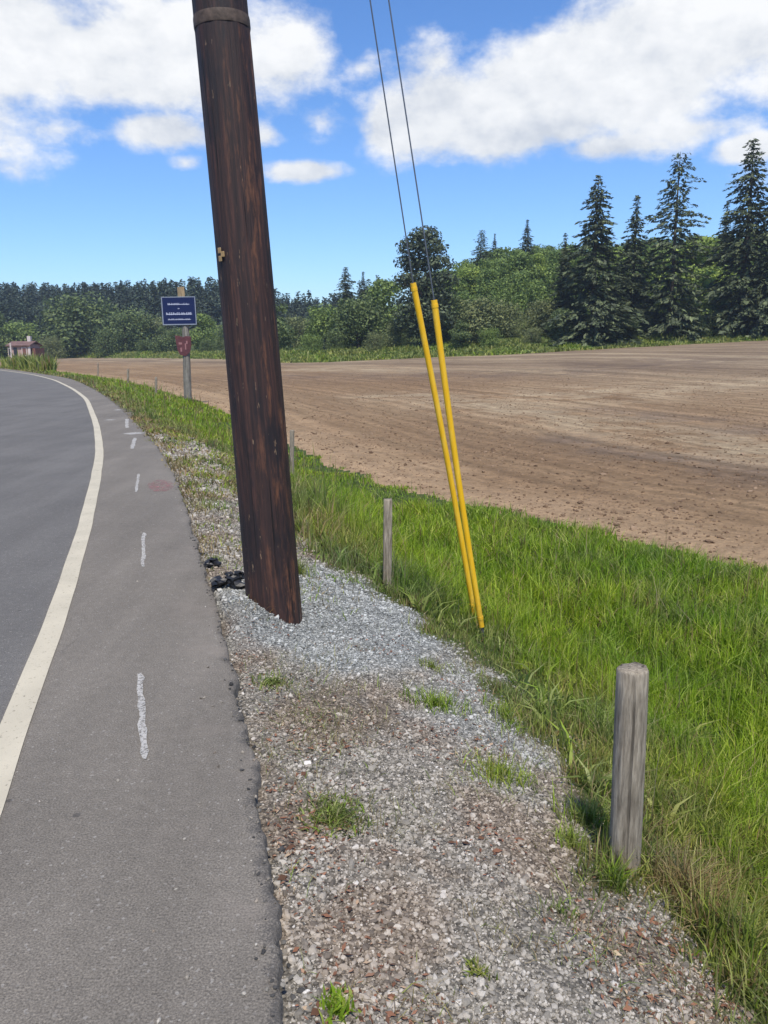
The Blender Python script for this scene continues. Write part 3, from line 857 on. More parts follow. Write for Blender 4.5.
    me = blades(x, y, H(x, y) + 0.002, RNG.uniform(0.015, 0.08, n), RNG.uniform(0.0012, 0.0028, n), np.clip(RNG.normal(1.0, 0.4, n), 0, 1.8), tint, name='dry_stems')
    tag(link_mesh('dry_stems', me, M['grass']), 'straggly dry stems lying over the gravel shoulder', 'weeds', kind='stuff')
    # pale seed stalks rising above the verge
    x, y = polar_points(16000, 3.0, 45, 1.3, (-30, 36))
    s = edge_s(x, y); e = x - FIELD_EDGE(y)
    wd = np.exp(-(((x + 0.9) / 1.0) ** 2 + ((y - 9.5) / 3.0) ** 2))
    ok = (s > gravel_width(y) + 0.15) & (e < -0.2) & (RNG.uniform(0, 1, len(x)) < 0.09 + 0.35 * wd + 0.25 * smooth(13, 16, y))
    x, y = x[ok], y[ok]; n = len(x); r = np.hypot(x, y)
    me = blades(x, y, H(x, y), RNG.uniform(0.3, 0.62, n), 0.0035 * np.maximum(1, r / 4.5), np.clip(RNG.normal(0.2, 0.12, n), 0, 0.6), np.where(RNG.uniform(0, 1, n) < 0.5, 0.95, 0.45), name='seed_stalks')
    tag(link_mesh('seed_stalks', me, M['grass']), 'pale dry seed stalks standing up out of the verge grass', 'grass', kind='stuff')
    x, y = polar_points(5200, 1.9, 14, 1.25, (-20, 38))
    s = edge_s(x, y); e = x - FIELD_EDGE(y)
    ok = (s > gravel_width(y) + 0.1) & (np.hypot(x, y) > 2.9) & (e < -0.2) & (RNG.uniform(0, 1, len(x)) < 0.12 + 0.55 * smooth(0.2, 0.7, bnoise(x, y, 1.3, 95)))
    x, y = x[ok], y[ok]
    k = 6
    xs = np.repeat(x, k) + RNG.normal(0, 0.025, len(x) * k); ys_ = np.repeat(y, k) + RNG.normal(0, 0.025, len(x) * k)
    n = len(xs); sz = np.repeat(RNG.uniform(0.5, 1.2, len(x)), k)
    me = blades(xs, ys_, H(xs, ys_) + 0.02, RNG.uniform(0.10, 0.2, n) * sz, RNG.uniform(0.012, 0.024, n) * sz, np.clip(RNG.normal(0.9, 0.35, n), 0.2, 1.6), np.clip(RNG.normal(0.42, 0.12, n), 0.1, 0.62), name='broad_weeds')
    tag(link_mesh('broad_weeds', me, M['grass']), 'broad leaved weeds growing among the ditch grass', 'weeds', kind='stuff')
    # coarse growth on the bank beyond the field
    rs = np.random.default_rng(9)
    n = 60000
    az = np.radians(rs.uniform(-36, 38, n))
    rb = boundary(np.sin(az) * 100, np.cos(az) * 100) + rs.uniform(-0.5, 15, n) ** 1.0
    xx, yy = rb * np.sin(az), rb * np.cos(az)
    kk = bnoise(xx, yy, 5, 91)
    hh = rs.uniform(0.15, 0.6, n) * (1 + 0.8 * kk)
    me = blades(xx, yy, H(xx, yy) - 0.03, np.maximum(hh, 0.1), rs.uniform(0.10, 0.3, n), np.clip(rs.normal(0.5, 0.3, n), 0, 1.1), np.clip(0.48 + 0.2 * bnoise(xx, yy, 9, 92) + rs.normal(0, 0.1, n), 0.1, 0.66), rs, 'meadow_growth')
    tag(link_mesh('meadow_growth', me, M['grass']), 'coarse green meadow growth on the bank beyond the ploughed field', 'grass', kind='stuff')
    # tall dark weeds by the far bend of the road
    rs = np.random.default_rng(5)
    n = 9000
    px = rs.uniform(-25, 70, n)
    yy = rs.uniform(57, 74, n)
    xx = (px - 384) / 751 * yy * 1.0
    s = edge_s(xx, yy)
    ok = (s > 0.9) & (s < 5.5)
    xx, yy = xx[ok], yy[ok]; n = len(xx)
    hh = rs.uniform(0.7, 1.45, n) * (1 + 0.35 * bnoise(xx, yy, 3, 61))
    me = blades(xx, yy, H(xx, yy), hh, rs.uniform(0.06, 0.16, n), np.clip(rs.normal(0.25, 0.15, n), 0, 0.6), np.where(rs.uniform(0, 1, n) < 0.12, 0.9, 0.5), rs, 'tall_weeds')
    tag(link_mesh('tall_weeds', me, M['grass']), 'tall dark weeds beyond the bend of the road', 'weeds', kind='stuff')

build_grass()

def grass_tuft(px, py, rad, n, hmin, hmax, tint, label, name='grass_tuft', lean=0.55, w=0.004, spread=1.0, stretch=(1, 1)):
    P = hit(px, py)
    o_rng = np.random.default_rng(int(px * 13 + py))
    n = int(n * 0.8)
    rr = rad * 0.55 * np.clip(np.abs(o_rng.normal(0, 1, n)), 0, 1.7)
    th = o_rng.uniform(0, 6.28, n)
    lx, ly = rr * np.cos(th) * stretch[0], rr * np.sin(th) * stretch[1]
    lz = H(P[0] + lx, P[1] + ly) - P[2] - 0.004
    me = blades(lx, ly, lz, o_rng.uniform(hmin, hmax, n), w * o_rng.uniform(0.6, 1.4, n), np.clip(o_rng.normal(lean, 0.3, n), 0, 1.4),
                np.clip(o_rng.normal(tint, 0.15, n), 0, 1), o_rng, name)
    o = link_mesh(name, me, M['grass'])
    o.location = P
    return tag(o, label, 'weeds' if name != 'grass_tuft' else 'grass tuft')

grass_tuft(436, 706, 0.16, 420, 0.04, 0.11, 0.25, 'low bright green tuft on the grey gravel below the yellow guy sleeves', stretch=(1.2, 0.8))
grass_tuft(432, 668, 0.10, 150, 0.03, 0.08, 0.4, 'sparse small tuft at the lower rim of the pale blue gravel')
grass_tuft(500, 778, 0.15, 420, 0.04, 0.11, 0.3, 'green tuft midway between the yellow sleeves and the near fence post', stretch=(1.2, 1))
grass_tuft(505, 718, 0.15, 380, 0.04, 0.12, 0.3, 'green tuft climbing the gravel edge above and left of the near post', stretch=(0.8, 1.5))
grass_tuft(335, 818, 0.13, 900, 0.015, 0.06, 0.5, 'grey green cushion of low weeds beside the asphalt edge', name='weed_cushion', lean=0.9, w=0.006)
grass_tuft(272, 684, 0.10, 380, 0.015, 0.06, 0.55, 'small olive weed mat on brown soil close to the road edge', name='weed_cushion', lean=0.9, w=0.006)
grass_tuft(572, 846, 0.07, 200, 0.04, 0.11, 0.35, 'green tuft on the gravel just left of the near fence post')
grass_tuft(590, 826, 0.12, 420, 0.06, 0.17, 0.4, 'green tuft behind and left of the near post, at the gravel rim', stretch=(1.3, 0.9))
grass_tuft(614, 888, 0.05, 200, 0.06, 0.16, 0.35, 'upright green tuft at the foot of the near fence post')
grass_tuft(338, 1012, 0.06, 160, 0.02, 0.06, 0.2, 'small bright green weed at the bottom edge beside the asphalt', w=0.008)
grass_tuft(690, 905, 0.16, 700, 0.10, 0.26, 0.85, 'brown dry grass clump right of the near fence post', name='dry_grass_clump', lean=0.7)
grass_tuft(216, 562, 0.07, 160, 0.03, 0.08, 0.4, 'green tuft at the asphalt edge above the black lumps')
grass_tuft(560, 912, 0.07, 70, 0.02, 0.06, 0.5, 'thin patch of weeds on gravel in front of the near post', name='weed_cushion')
grass_tuft(480, 975, 0.05, 90, 0.02, 0.05, 0.45, 'small green weed among the pebbles at the bottom of the shoulder', name='weed_cushion', w=0.006)
grass_tuft(300, 575, 0.14, 220, 0.08, 0.2, 0.5, 'taller weeds growing behind the foot of the utility pole', name='weed_cushion')

# ------------------------------------------------------------------ utility pole and guy wires
pb = hit(270, 613)
PB = Vector((float(pb[0]), float(pb[1]) + 0.16, float(pb[2])))
ptop = at_depth(219, 0, PB.y)
PDIR = (ptop - PB).normalized()
print('pole', PB, PDIR)

def build_pole():
    root = empty('utility_pole', PB, 'dark brown creosoted wooden utility pole leaning left beside the road', 'utility pole')
    q = Vector((0, 0, 1)).rotation_difference(PDIR)
    L = 10.4
    rr = random.Random(3)
    bm = bmesh.new()
    zs = [-0.6 + (L + 0.6) * i / 120 for i in range(121)]
    def rad(i, th):
        z = zs[i]
        b = 0.166 - 0.0055 * max(z, 0) + 0.006 * math.exp(-max(z, 0) / 0.4)
        return b * (1 + 0.012 * math.sin(3 * th + z * 0.7) + 0.008 * math.sin(9 * th + z * 0.9) + 0.006 * math.sin(17 * th - z * 0.5))
    add_tube(bm, [(0.008 * math.sin(z * 0.8), 0, z) for z in zs], rad, 48)
    shaft = link_mesh('pole_shaft', bm_mesh('pole_shaft', bm), M['pole'], root, True)
    shaft.rotation_mode = 'QUATERNION'; shaft.rotation_quaternion = q
    # rubbed ring near the top of the view, number tags, guy clamp far up
    z_ring = ring_h(198, 25)
    bm = bmesh.new()
    zz = [z_ring - 0.03 + 0.012 * k for k in range(6)]
    add_tube(bm, [(0.008 * math.sin(z * 0.8), 0, z) for z in zz], lambda i, th: (0.1683 - 0.0055 * zz[i] + (0.0 if i in (0, 5) else 0.002)) * (1 + 0.012 * math.sin(3 * th + zz[i] * 0.7)), 48, False)
    rg = link_mesh('rubbed_band', bm_mesh('rubbed_band', bm), M['band'], shaft, True)
    rg['label'] = 'pale rubbed ring round the pole'
    for px, py in ((219, 252), (219, 260), (223, 256)):
        zt = ring_h(px, py)
        rz = 0.1715 - 0.0055 * zt
        off = -0.7 if px == 219 else -0.56
        bm = bmesh.new()
        add_box(bm, (rz * math.sin(off), -rz * math.cos(off), zt), (0.026, 0.006, 0.030), Matrix.Rotation(off, 3, 'Z'), 0.002)
        t = link_mesh('number_tag', bm_mesh('number_tag', bm), M['tag'], shaft)
    bm = bmesh.new()
    for zc in (8.85, 9.0):
        add_tube(bm, [(0, 0, zc - 0.03), (0, 0, zc + 0.03)], [0.132, 0.132], 32, False)
    add_box(bm, (0.13, 0, 8.92), (0.05, 0.06, 0.22), None, 0.008)
    link_mesh('guy_clamp', bm_mesh('guy_clamp', bm), M['steel'], shaft)
    return root

def ring_h(px, py):
    lo, hi = 0.0, 6.0
    for _ in range(40):
        m = (lo + hi) / 2
        if project(PB + PDIR * m)[1] > py: lo = m
        else: hi = m
    return lo
build_pole()

def build_guy(bpx, tpx, ytop_x, label, rsl):
    A = Vector(hit(bpx[0] + 1.5, bpx[1] + 11))
    best = None
    for k in range(500, 1030, 4):
        Q = PB + PDIR * (k / 100) + Vector((0.13, 0, 0))
        T = at_depth(tpx[0], tpx[1], A.y + (Q.y - A.y) * 0.27)
        m = (0.0, 1.0)
        lo, hi = 0.0, 1.0
        for _ in range(40):
            m = (lo + hi) / 2
            if project(T.lerp(Q, m))[1] > 0: lo = m
            else: hi = m
        err = abs(project(T.lerp(Q, lo))[0] - ytop_x)
        if best is None or err < best[0]: best = (err, k / 100, T, Q)
    err, hq, T, Q = best
    print('guy', A, 'attach', hq, 'err', err, 'sleeve', (T - A).length, 'clamp', [h_ for h_ in (hq,)])
    root = empty('guy_wire', A, label, 'guy wire', 'yellow sleeved guy wires')
    D = Q - A
    S = T - A
    dn = S.normalized()
    bm = bmesh.new()
    add_tube(bm, [-dn * 0.15, S * 0.9, S, S + (D - S) * 0.1, D], [0.0046] * 5, 8)
    link_mesh('steel_cable', bm_mesh('steel_cable', bm), M['steel'], root)
    bm = bmesh.new()
    n = 30
    side = dn.cross(Vector((0, -1, 0))).normalized()
    pts = [S * (0.045 + 0.955 * i / n) + side * (0.012 * math.sin(i / n * 3.14) * rsl) for i in range(n + 1)]
    # open-backed channel: outer tube, thin wall visible at the ends
    add_tube(bm, pts, [0.0215] * (n + 1), 20, False)
    add_tube(bm, pts[::-1], [0.0188] * (n + 1), 20, False)
    link_mesh('yellow_sleeve', bm_mesh('yellow_sleeve', bm), M['yellow'], root, True)
    for t in (0.075, 0.985):
        bm = bmesh.new()
        c = S * t
        add_tube(bm, [c - dn * 0.012, c + dn * 0.012], [0.0236, 0.0236], 16)
        link_mesh('sleeve_clip', bm_mesh('sleeve_clip', bm), M['yellow'], root)
    bm = bmesh.new()
    add_tube(bm, [-dn * 0.25, dn * 0.04, dn * 0.17], [0.012, 0.011, 0.015], 10)
    link_mesh('anchor_rod', bm_mesh('anchor_rod', bm), M['steel'], root)
    return A

build_guy((475, 616), (413, 283), 370, 'longer yellow sleeved guy wire on the left, reaching higher than its neighbour', 1)
build_guy((482, 629), (434, 300), 391, 'yellow sleeved guy wire on the right, its top lower than its neighbour', -1)

# ------------------------------------------------------------------ fence posts
def fence_post(px, py_base, py_top, rad, label, Yd=None, px_top=None, mat='post', square=False):
    P = Vector(hit(px, py_base))
    top = at_depth(px_top if px_top is not None else px, py_top, P.y)
    d = top - P
    o = None
    rr = random.Random(int(px))
    n = 28
    bm = bmesh.new()
    N = 22
    pts = [d * (-0.35 + 1.35 * i / N) for i in range(N + 1)]
    ph = rr.uniform(0, 6)
    def radf(i, th):
        k = rad * (1 - 0.06 * i / N)
        if square:
            k *= 0.95 / max(abs(math.cos(th)), abs(math.sin(th))) ** 0.9
        ck = 0.14 * math.exp(-((th - 4.2 - 0.02 * math.sin(i * 0.8)) / 0.10) ** 2) + 0.08 * math.exp(-((th - 5.3) / 0.08) ** 2)
        r_ = k * (1 + 0.03 * math.sin(2 * th + ph) + 0.018 * math.sin(7 * th + i * 0.3) - ck)
        if i == N: r_ *= 0.90
        if i == N - 1: r_ *= 0.99
        return r_
    pts[-1] = pts[-1]
    pts[-2] = d * (1 - 0.012)
    add_tube(bm, pts, radf, n)
    for v in bm.verts:
        if (v.co - d).length < rad * 1.3:
            v.co += d.normalized() * rr.uniform(-0.004, 0.004)
    o = link_mesh('fence_post', bm_mesh('fence_post', bm), M[mat], None, True)
    o.location = P
    tag(o, label, 'fence post', 'wooden fence posts along the verge')
    return o, P

np1, P1 = fence_post(624, 868, 668, 0.056, 'thick weathered round wooden post nearest the camera at the gravel edge', px_top=633)
print('post', P1)
np2, P2 = fence_post(387, 590, 499, 0.038, 'grey wooden post between the utility pole and the yellow sleeves', px_top=388, square=True)
np3, P3 = fence_post(292, 478, 430, 0.045, 'grey post in tall grass just right of the utility pole', px_top=292)
fence_post(156, 396, 377, 0.05, 'thin far post nearest to the blue sign', px_top=156)
fence_post(128, 386, 369, 0.06, 'thin far post at the middle of the distant verge fence', px_top=128)
fence_post(98, 376, 363, 0.07, 'farthest thin post on the verge near the bend of the road', px_top=98)

# ------------------------------------------------------------------ black lumps at the pole foot
def lump(px, py, size, label, seed, stretch=(1, 1, 0.7)):
    P = Vector(hit(px, py))
    rs = random.Random(seed)
    bm = bmesh.new()
    for k in range(9):
        r = bmesh.ops.create_icosphere(bm, subdivisions=2, radius=size * rs.uniform(0.22, 0.55))
        off = Vector((rs.uniform(-1, 1) * size * 0.8 * stretch[0], rs.uniform(-1, 1) * size * 0.5 * stretch[1], rs.uniform(0.1, 1.0) * size * stretch[2]))
        for v in r['verts']:
            v.co = Vector((v.co.x * 1.15, v.co.y, v.co.z * 0.75)) * rs.uniform(0.55, 1.4) + off
    o = link_mesh('asphalt_lump', bm_mesh('asphalt_lump', bm), M['black'])
    o.location = P
    tag(o, label, 'asphalt lump', 'black lumps beside the pole')

lump(228, 588, 0.095, 'largest black lump, lying against the left foot of the utility pole', 2, (1.3, 1, 1.1))
lump(208, 568, 0.075, 'medium black lump on the asphalt edge below the green tuft', 5)
lump(201, 555, 0.026, 'smallest black crumb on the asphalt, farthest from the pole', 9)
lump(214, 592, 0.03, 'small black crumb at the seam left of the largest lump', 12, (0.8, 1.6, 0.6))

# ------------------------------------------------------------------ road sign
def build_sign():
    P = Vector(hit(188, 402))
    print('sign', P)
    Y = P.y
    root = empty('road_sign', P, 'blue notice board above a small maroon board on a tall grey post', 'sign')
    def loc(px, py): return at_depth(px, py, Y) - P
    base = loc(188, 402); mid = loc(185.5, 325); top = loc(180.5, 287)
    sc_ = (loc(190, 350) - loc(180, 350)).length / 10   # metres per pixel
    bm = bmesh.new()
    pts = [base.lerp(mid, t) for t in (-0.15, 0, 0.3, 0.6, 1.0)] + [loc(181.5, 297)]
    add_tube(bm, pts, [3.9 * sc_] * 3 + [3.6 * sc_] * 2 + [3.3 * sc_], 16)
    link_mesh('post', bm_mesh('post', bm), M['sign_post'], root, True)
    bm = bmesh.new()
    add_tube(bm, [loc(181.5, 297), top], [3.5 * sc_, 3.4 * sc_], 4)
    e = link_mesh('post_cap', bm_mesh('post_cap', bm), M['tan_wood'], root); e['label'] = 'tan bare timber top of the post'
    c = loc(180, 311)
    fr = Vector((0, -0.16, 0))
    bm = bmesh.new()
    add_box(bm, c + fr, (33.5 * sc_, 0.04, 27 * sc_), None, 0.01)
    bd = link_mesh('sign_board', bm_mesh('sign_board', bm), M['navy'], root)
    bm = bmesh.new()
    W, Hh = 33.5 * sc_, 27 * sc_
    f2 = c + fr + Vector((0, -0.003, 0))
    for dx, dz, w, h in ((0, Hh / 2 - 0.016, W, 0.032), (0, -Hh / 2 + 0.02, W, 0.04), (-W / 2 + 0.02, 0, 0.04, Hh - 0.08), (W / 2 - 0.016, 0, 0.032, Hh - 0.08)):
        add_box(bm, f2 + Vector((dx, 0, dz)), (w, 0.042, h))
    b2 = link_mesh('board_border', bm_mesh('board_border', bm), M['border'], bd)
    # worn lines of lettering, unreadable from here: letter sized strokes
    rs = random.Random(4)
    fl = c + fr + Vector((0, -0.0225, 0))
    for zc, w, h in ((0.24, 0.62, 0.075), (0.09, 0.05, 0.07), (-0.10, 0.74, 0.10), (-0.30, 0.66, 0.06)):
        bm = bmesh.new()
        add_box(bm, fl + Vector((0, -0.0015, zc * Hh - h * 0.2)), (w * W * 1.03, 0.003, h * 0.35))
        x = -w / 2
        while x < w / 2 - 0.02:
            lw = h * rs.uniform(0.45, 0.6)
            k = rs.randrange(4)
            t = h * 0.24
            zz = zc * Hh
            if k != 3: add_box(bm, fl + Vector((x * W, -0.002, zz)), (t, 0.004, h))
            if k in (0, 1): add_box(bm, fl + Vector((x * W + lw * 0.6, -0.003, zz - (h * 0.1 if k else 0))), (t, 0.004, h * 0.8))
            if k in (0, 2, 3): add_box(bm, fl + Vector((x * W + lw * 0.3, -0.004, zz + h * (0.38 if k != 3 else 0))), (lw * 0.7, 0.004, t))
            if k in (2, 3): add_box(bm, fl + Vector((x * W + lw * 0.3, -0.0045, zz - h * 0.38)), (lw * 0.7, 0.004, t))
            x += (lw + h * 0.28) / W
            if rs.random() < 0.14: x += h * 0.4 / W
        link_mesh('lettering', bm_mesh('lettering', bm), M['white'], bd)
    # maroon shield shaped board below
    c = loc(184.5, 345.5)
    outline = [(-8, 10), (-3, 9.2), (0, 8.0), (3, 9.2), (7.6, 8.6), (7.8, 1), (6.2, -6), (1.5, -10.5), (-4, -9), (-6.4, -4), (-7.2, 3)]
    bm = bmesh.new()
    fv = [bm.verts.new(c + Vector((x * sc_, -0.17, z * sc_))) for x, z in outline]
    bv = [bm.verts.new(c + Vector((x * sc_, -0.13, z * sc_))) for x, z in outline]
    bm.faces.new(fv); bm.faces.new(bv[::-1])
    for i in range(len(fv)):
        j = (i + 1) % len(fv)
        bm.faces.new((fv[i], bv[i], bv[j], fv[j]))
    bmesh.ops.recalc_face_normals(bm, faces=bm.faces[:])
    mb = link_mesh('maroon_board', bm_mesh('maroon_board', bm), M['maroon'], root)
    for x, z, w, h in ((-3, 2, 3.2, 2), (2, -1, 1.2, 6), (-2.5, -4, 1.6, 4), (3.5, 3, 1.5, 3)):
        bm = bmesh.new()
        add_box(bm, c + Vector((x * sc_, -0.172, z * sc_)), (w * sc_, 0.006, h * sc_))
        link_mesh('faded_mark', bm_mesh('faded_mark', bm), M['pale_maroon'], mb)
build_sign()

# ------------------------------------------------------------------ farm building far left
def build_farmhouse():
    Y = 142.0
    def loc(px, py): return at_depth(px, py, Y)
    c = loc(25, 352)
    gz = float(H(c.x, Y))
    root = empty('farm_building', (c.x, Y, gz), 'small pinkish farm building with a pale chimney beyond the weeds', 'building')
    k = Y / 751.0
    ze = loc(25, 344.5).z - gz      # eaves
    zr = loc(25, 342.5).z - gz
    hw = 10 * k
    D = 2.2
    bm = bmesh.new()
    add_box(bm, (0, 0, ze / 2), (2 * hw, 2 * D, ze))
    link_mesh('wall', bm_mesh('wall', bm), M['wall'], root)
    bm = bmesh.new()
    x0, x1 = -hw - 0.3, hw + 0.3
    pr = [(-D - 0.35, ze - 0.12), (0, zr + 0.25), (D + 0.35, ze - 0.12), (D + 0.35, ze - 0.3), (0, zr + 0.05), (-D - 0.35, ze - 0.3)]
    a = [bm.verts.new((x0, y, z)) for y, z in pr]; b = [bm.verts.new((x1, y, z)) for y, z in pr]
    for i in range(6):
        j = (i + 1) % 6
        bm.faces.new((a[i], b[i], b[j], a[j]))
    bm.faces.new(a[::-1]); bm.faces.new(b)
    bmesh.ops.recalc_face_normals(bm, faces=bm.faces[:])
    roof = link_mesh('roof', bm_mesh('roof', bm), M['roofm'], root)
    bm = bmesh.new()
    add_box(bm, (5.5 * k, 0, (loc(31, 336).z - gz + ze) / 2), (0.6, 0.6, loc(31, 336).z - gz - ze))
    link_mesh('chimney', bm_mesh('chimney', bm), M['pale'], roof)
    for x, w, z, h, m, nm in ((-3.5, 3.2, 0.48, 0.72, 'dark', 'door'), (-9, 2.0, 0.6, 0.4, 'dark', 'window'), (5, 4.0, 0.62, 0.4, 'brick', 'window'), (9.6, 2.2, 0.5, 0.9, 'pale', 'corner_board')):
        bm = bmesh.new()
        add_box(bm, (x * k, -D - 0.04, z * ze), (w * k, 0.12, h * ze))
        f = link_mesh(nm, bm_mesh(nm, bm), M[m], root)
        if nm == 'window':
            bm = bmesh.new()
            for sx in (-1, 1):
                add_box(bm, (x * k + sx * w * k / 2, -D - 0.07, z * ze), (0.1, 0.14, h * ze + 0.2))
            for sz in (-1, 1):
                add_box(bm, (x * k, -D - 0.075, z * ze + sz * h * ze / 2), (w * k - 0.1, 0.14, 0.1))
            link_mesh('frame', bm_mesh('frame', bm), M['pale'], f)
    # lean-to wing
    bm = bmesh.new()
    add_box(bm, (12 * k, 0.2, ze * 0.4), (4 * k - 0.05, 2 * D - 0.6, ze * 0.8))
    link_mesh('side_shed', bm_mesh('side_shed', bm), M['brick'], root)
    Pp = at_depth(11.5, 356, 128.0)
    g2 = float(H(Pp.x, 128.0))
    bm = bmesh.new()
    zt = at_depth(11.5, 343, 128.0).z - g2
    add_tube(bm, [(0, 0, -0.2), (0, 0, zt * 0.6), (0.02, 0, zt)], [0.14, 0.13, 0.12], 8)
    o = link_mesh('gate_post', bm_mesh('gate_post', bm), M['pale'])
    o.location = (Pp.x, 128.0, g2)
    tag(o, 'pale post standing in front of the pinkish farm building', 'post')
build_farmhouse()

# ------------------------------------------------------------------ trees
def quads_from(C, N, size, rng, aspect=0.7):
    """irregular leaf-clump faces centred at C, facing N with jitter"""
    n = len(C)
    N = N + rng.normal(0, 0.55, (n, 3))
    N /= np.linalg.norm(N, axis=1)[:, None] + 1e-9
    a = np.cross(N, rng.normal(0, 1, (n, 3)))
    a /= np.linalg.norm(a, axis=1)[:, None] + 1e-9
    b = np.cross(N, a)
    s = size[:, None]
    j = lambda: rng.uniform(0.55, 1.15, (n, 1))
    V = np.stack([C + a * s * j(), C + b * s * aspect * j(), C - a * s * j(), C - b * s * aspect * j()], 1)
    return V.reshape(-1, 3), np.arange(n * 4).reshape(-1, 4)

def broad_mesh(seed, h, w, nl=26, nf=3400, leaf=0.32, base=0.08, top_heavy=0.0):
    rng = np.random.default_rng(seed)
    cs, rs = [], []
    for k in range(nl):
        t = rng.uniform(0, 1)
        z = base * h + (1 - base) * h * (0.06 + 0.82 * t)
        prof = math.sin(math.pi * min(1, 0.22 + 0.70 * t ** (0.8 + top_heavy))) ** 0.7
        R = w / 2 * prof
        a = rng.uniform(0, 6.28); q = math.sqrt(rng.uniform(0.05, 1)) * 0.75
        cs.append((R * q * math.cos(a), R * q * math.sin(a), z)); rs.append(rng.uniform(0.13, 0.25) * w * (0.75 + 0.4 * prof) * (1.0 if t < 0.85 else 0.7))
    cs, rs = np.array(cs), np.array(rs)
    pick = rng.choice(nl, nf, p=rs ** 2 / (rs ** 2).sum())
    d = rng.normal(0, 1, (nf, 3)); d /= np.linalg.norm(d, axis=1)[:, None]
    d[:, 2] = d[:, 2] * 0.9 + 0.08
    rad = rs[pick] * (1 - 0.45 * rng.uniform(0, 1, nf) ** 2.0) * (1 + 0.12 * rng.normal(0, 1, nf))
    C = cs[pick] + d * rad[:, None] * np.array((1, 1, 0.85))
    C[:, 2] = np.maximum(C[:, 2], 0.02 * h)
    V, F = quads_from(C, d, leaf * rng.uniform(0.6, 1.3, nf), rng)
    return np_mesh('crown', V, [F])

def broad_trunk(seed, h, w):
    rs = random.Random(seed)
    bm = bmesh.new()
    r0 = 0.018 * h + 0.05
    top = Vector((rs.uniform(-.04, .04) * h, rs.uniform(-.04, .04) * h, 0.62 * h))
    add_tube(bm, [(0, 0, -0.6), (0, 0, 0.1 * h), top * 0.5 + Vector((0.01 * h, 0, 0)), top], [r0 * 1.2, r0, r0 * 0.75, r0 * 0.3], 8)
    for k in range(6):
        t = rs.uniform(0.25, 0.8)
        a = rs.uniform(0, 6.28)
        s0 = top * t
        e = s0 + Vector((math.cos(a) * w * 0.3, math.sin(a) * w * 0.3, h * rs.uniform(0.12, 0.25)))
        add_tube(bm, [s0, s0.lerp(e, 0.5) + Vector((0, 0, 0.02 * h)), e], [r0 * 0.45, r0 * 0.3, r0 * 0.12], 6)
    return bm_mesh('trunk', bm)

def conifer_mesh(seed, h, w, ragged=0.3, base=0.06, whorl=0.55, droop=0.35, fill=1.0, leaf=0.42, conc=1.0):
    rng = np.random.default_rng(seed)
    Cs, Ns, S, A = [], [], [], []
    z = base * h
    while z < h * 0.985:
        t = (z - base * h) / (h * (1 - base))
        L = w / 2 * (1 - t) ** conc * (0.85 + 0.15 * math.sin(z * 1.3 + seed)) + 0.22
        nb = max(4, int(7 * fill * (0.5 + 0.5 * (1 - t))))
        gap = rng.uniform(0, 1)
        for k in range(nb):
            a = 6.28 * k / nb + rng.uniform(-0.5, 0.5)
            l = L * (1 + rng.normal(0, ragged)) 
            l = max(0.15, min(l, L * 1.55))
            if gap < 0.15 or rng.uniform() < 0.1: l *= 0.55
            m = max(2, int(l / 0.27 * fill))
            q = np.sqrt(rng.uniform(0.03, 1, m))
            d = np.array((math.cos(a), math.sin(a)))
            lift = 0.12 * (0.3 + t)
            zz = z + l * (lift * q - droop * q * q) + rng.normal(0, 0.08, m)
            lat = rng.normal(0, 0.10 + 0.10 * l * q * (1 - 0.6 * q))
            C = np.stack([d[0] * l * q - d[1] * lat, d[1] * l * q + d[0] * lat, zz], -1)
            Cs.append(C)
            Ns.append(np.tile((d[0] * 0.35, d[1] * 0.35, 0.8), (m, 1)))
            S.append(np.full(m, leaf * (0.55 + 0.5 * (1 - t))) * rng.uniform(0.6, 1.25, m))
            A.append(np.tile((d[0], d[1], -droop), (m, 1)))
        z += whorl * rng.uniform(0.7, 1.3) * (1.0 - 0.45 * t)
    C = np.concatenate(Cs); N = np.concatenate(Ns); S = np.concatenate(S); A = np.concatenate(A)
    n = len(C)
    N = N + rng.normal(0, 0.4, (n, 3)); N /= np.linalg.norm(N, axis=1)[:, None]
    A = A + rng.normal(0, 0.25, (n, 3)); A = A - N * (A * N).sum(1)[:, None]; A /= np.linalg.norm(A, axis=1)[:, None]
    B = np.cross(N, A)
    s = S[:, None]
    V = np.stack([C - A * s * 0.9, C + B * s * 0.5 * rng.uniform(0.5, 1.2, (n, 1)), C + A * s * rng.uniform(0.8, 1.4, (n, 1)), C - B * s * 0.5 * rng.uniform(0.5, 1.2, (n, 1))], 1).reshape(-1, 3)
    return V, np.arange(n * 4).reshape(-1, 4)

def conifer_trunk(h):
    bm = bmesh.new()
    r0 = 0.012 * h
    add_tube(bm, [(0, 0, -0.8), (0, 0, 0.3 * h), (0.01 * h, 0, 0.7 * h), (0, 0, 0.99 * h)], [r0 * 1.2, r0, r0 * 0.5, r0 * 0.08], 8)
    return bm_mesh('trunk', bm)

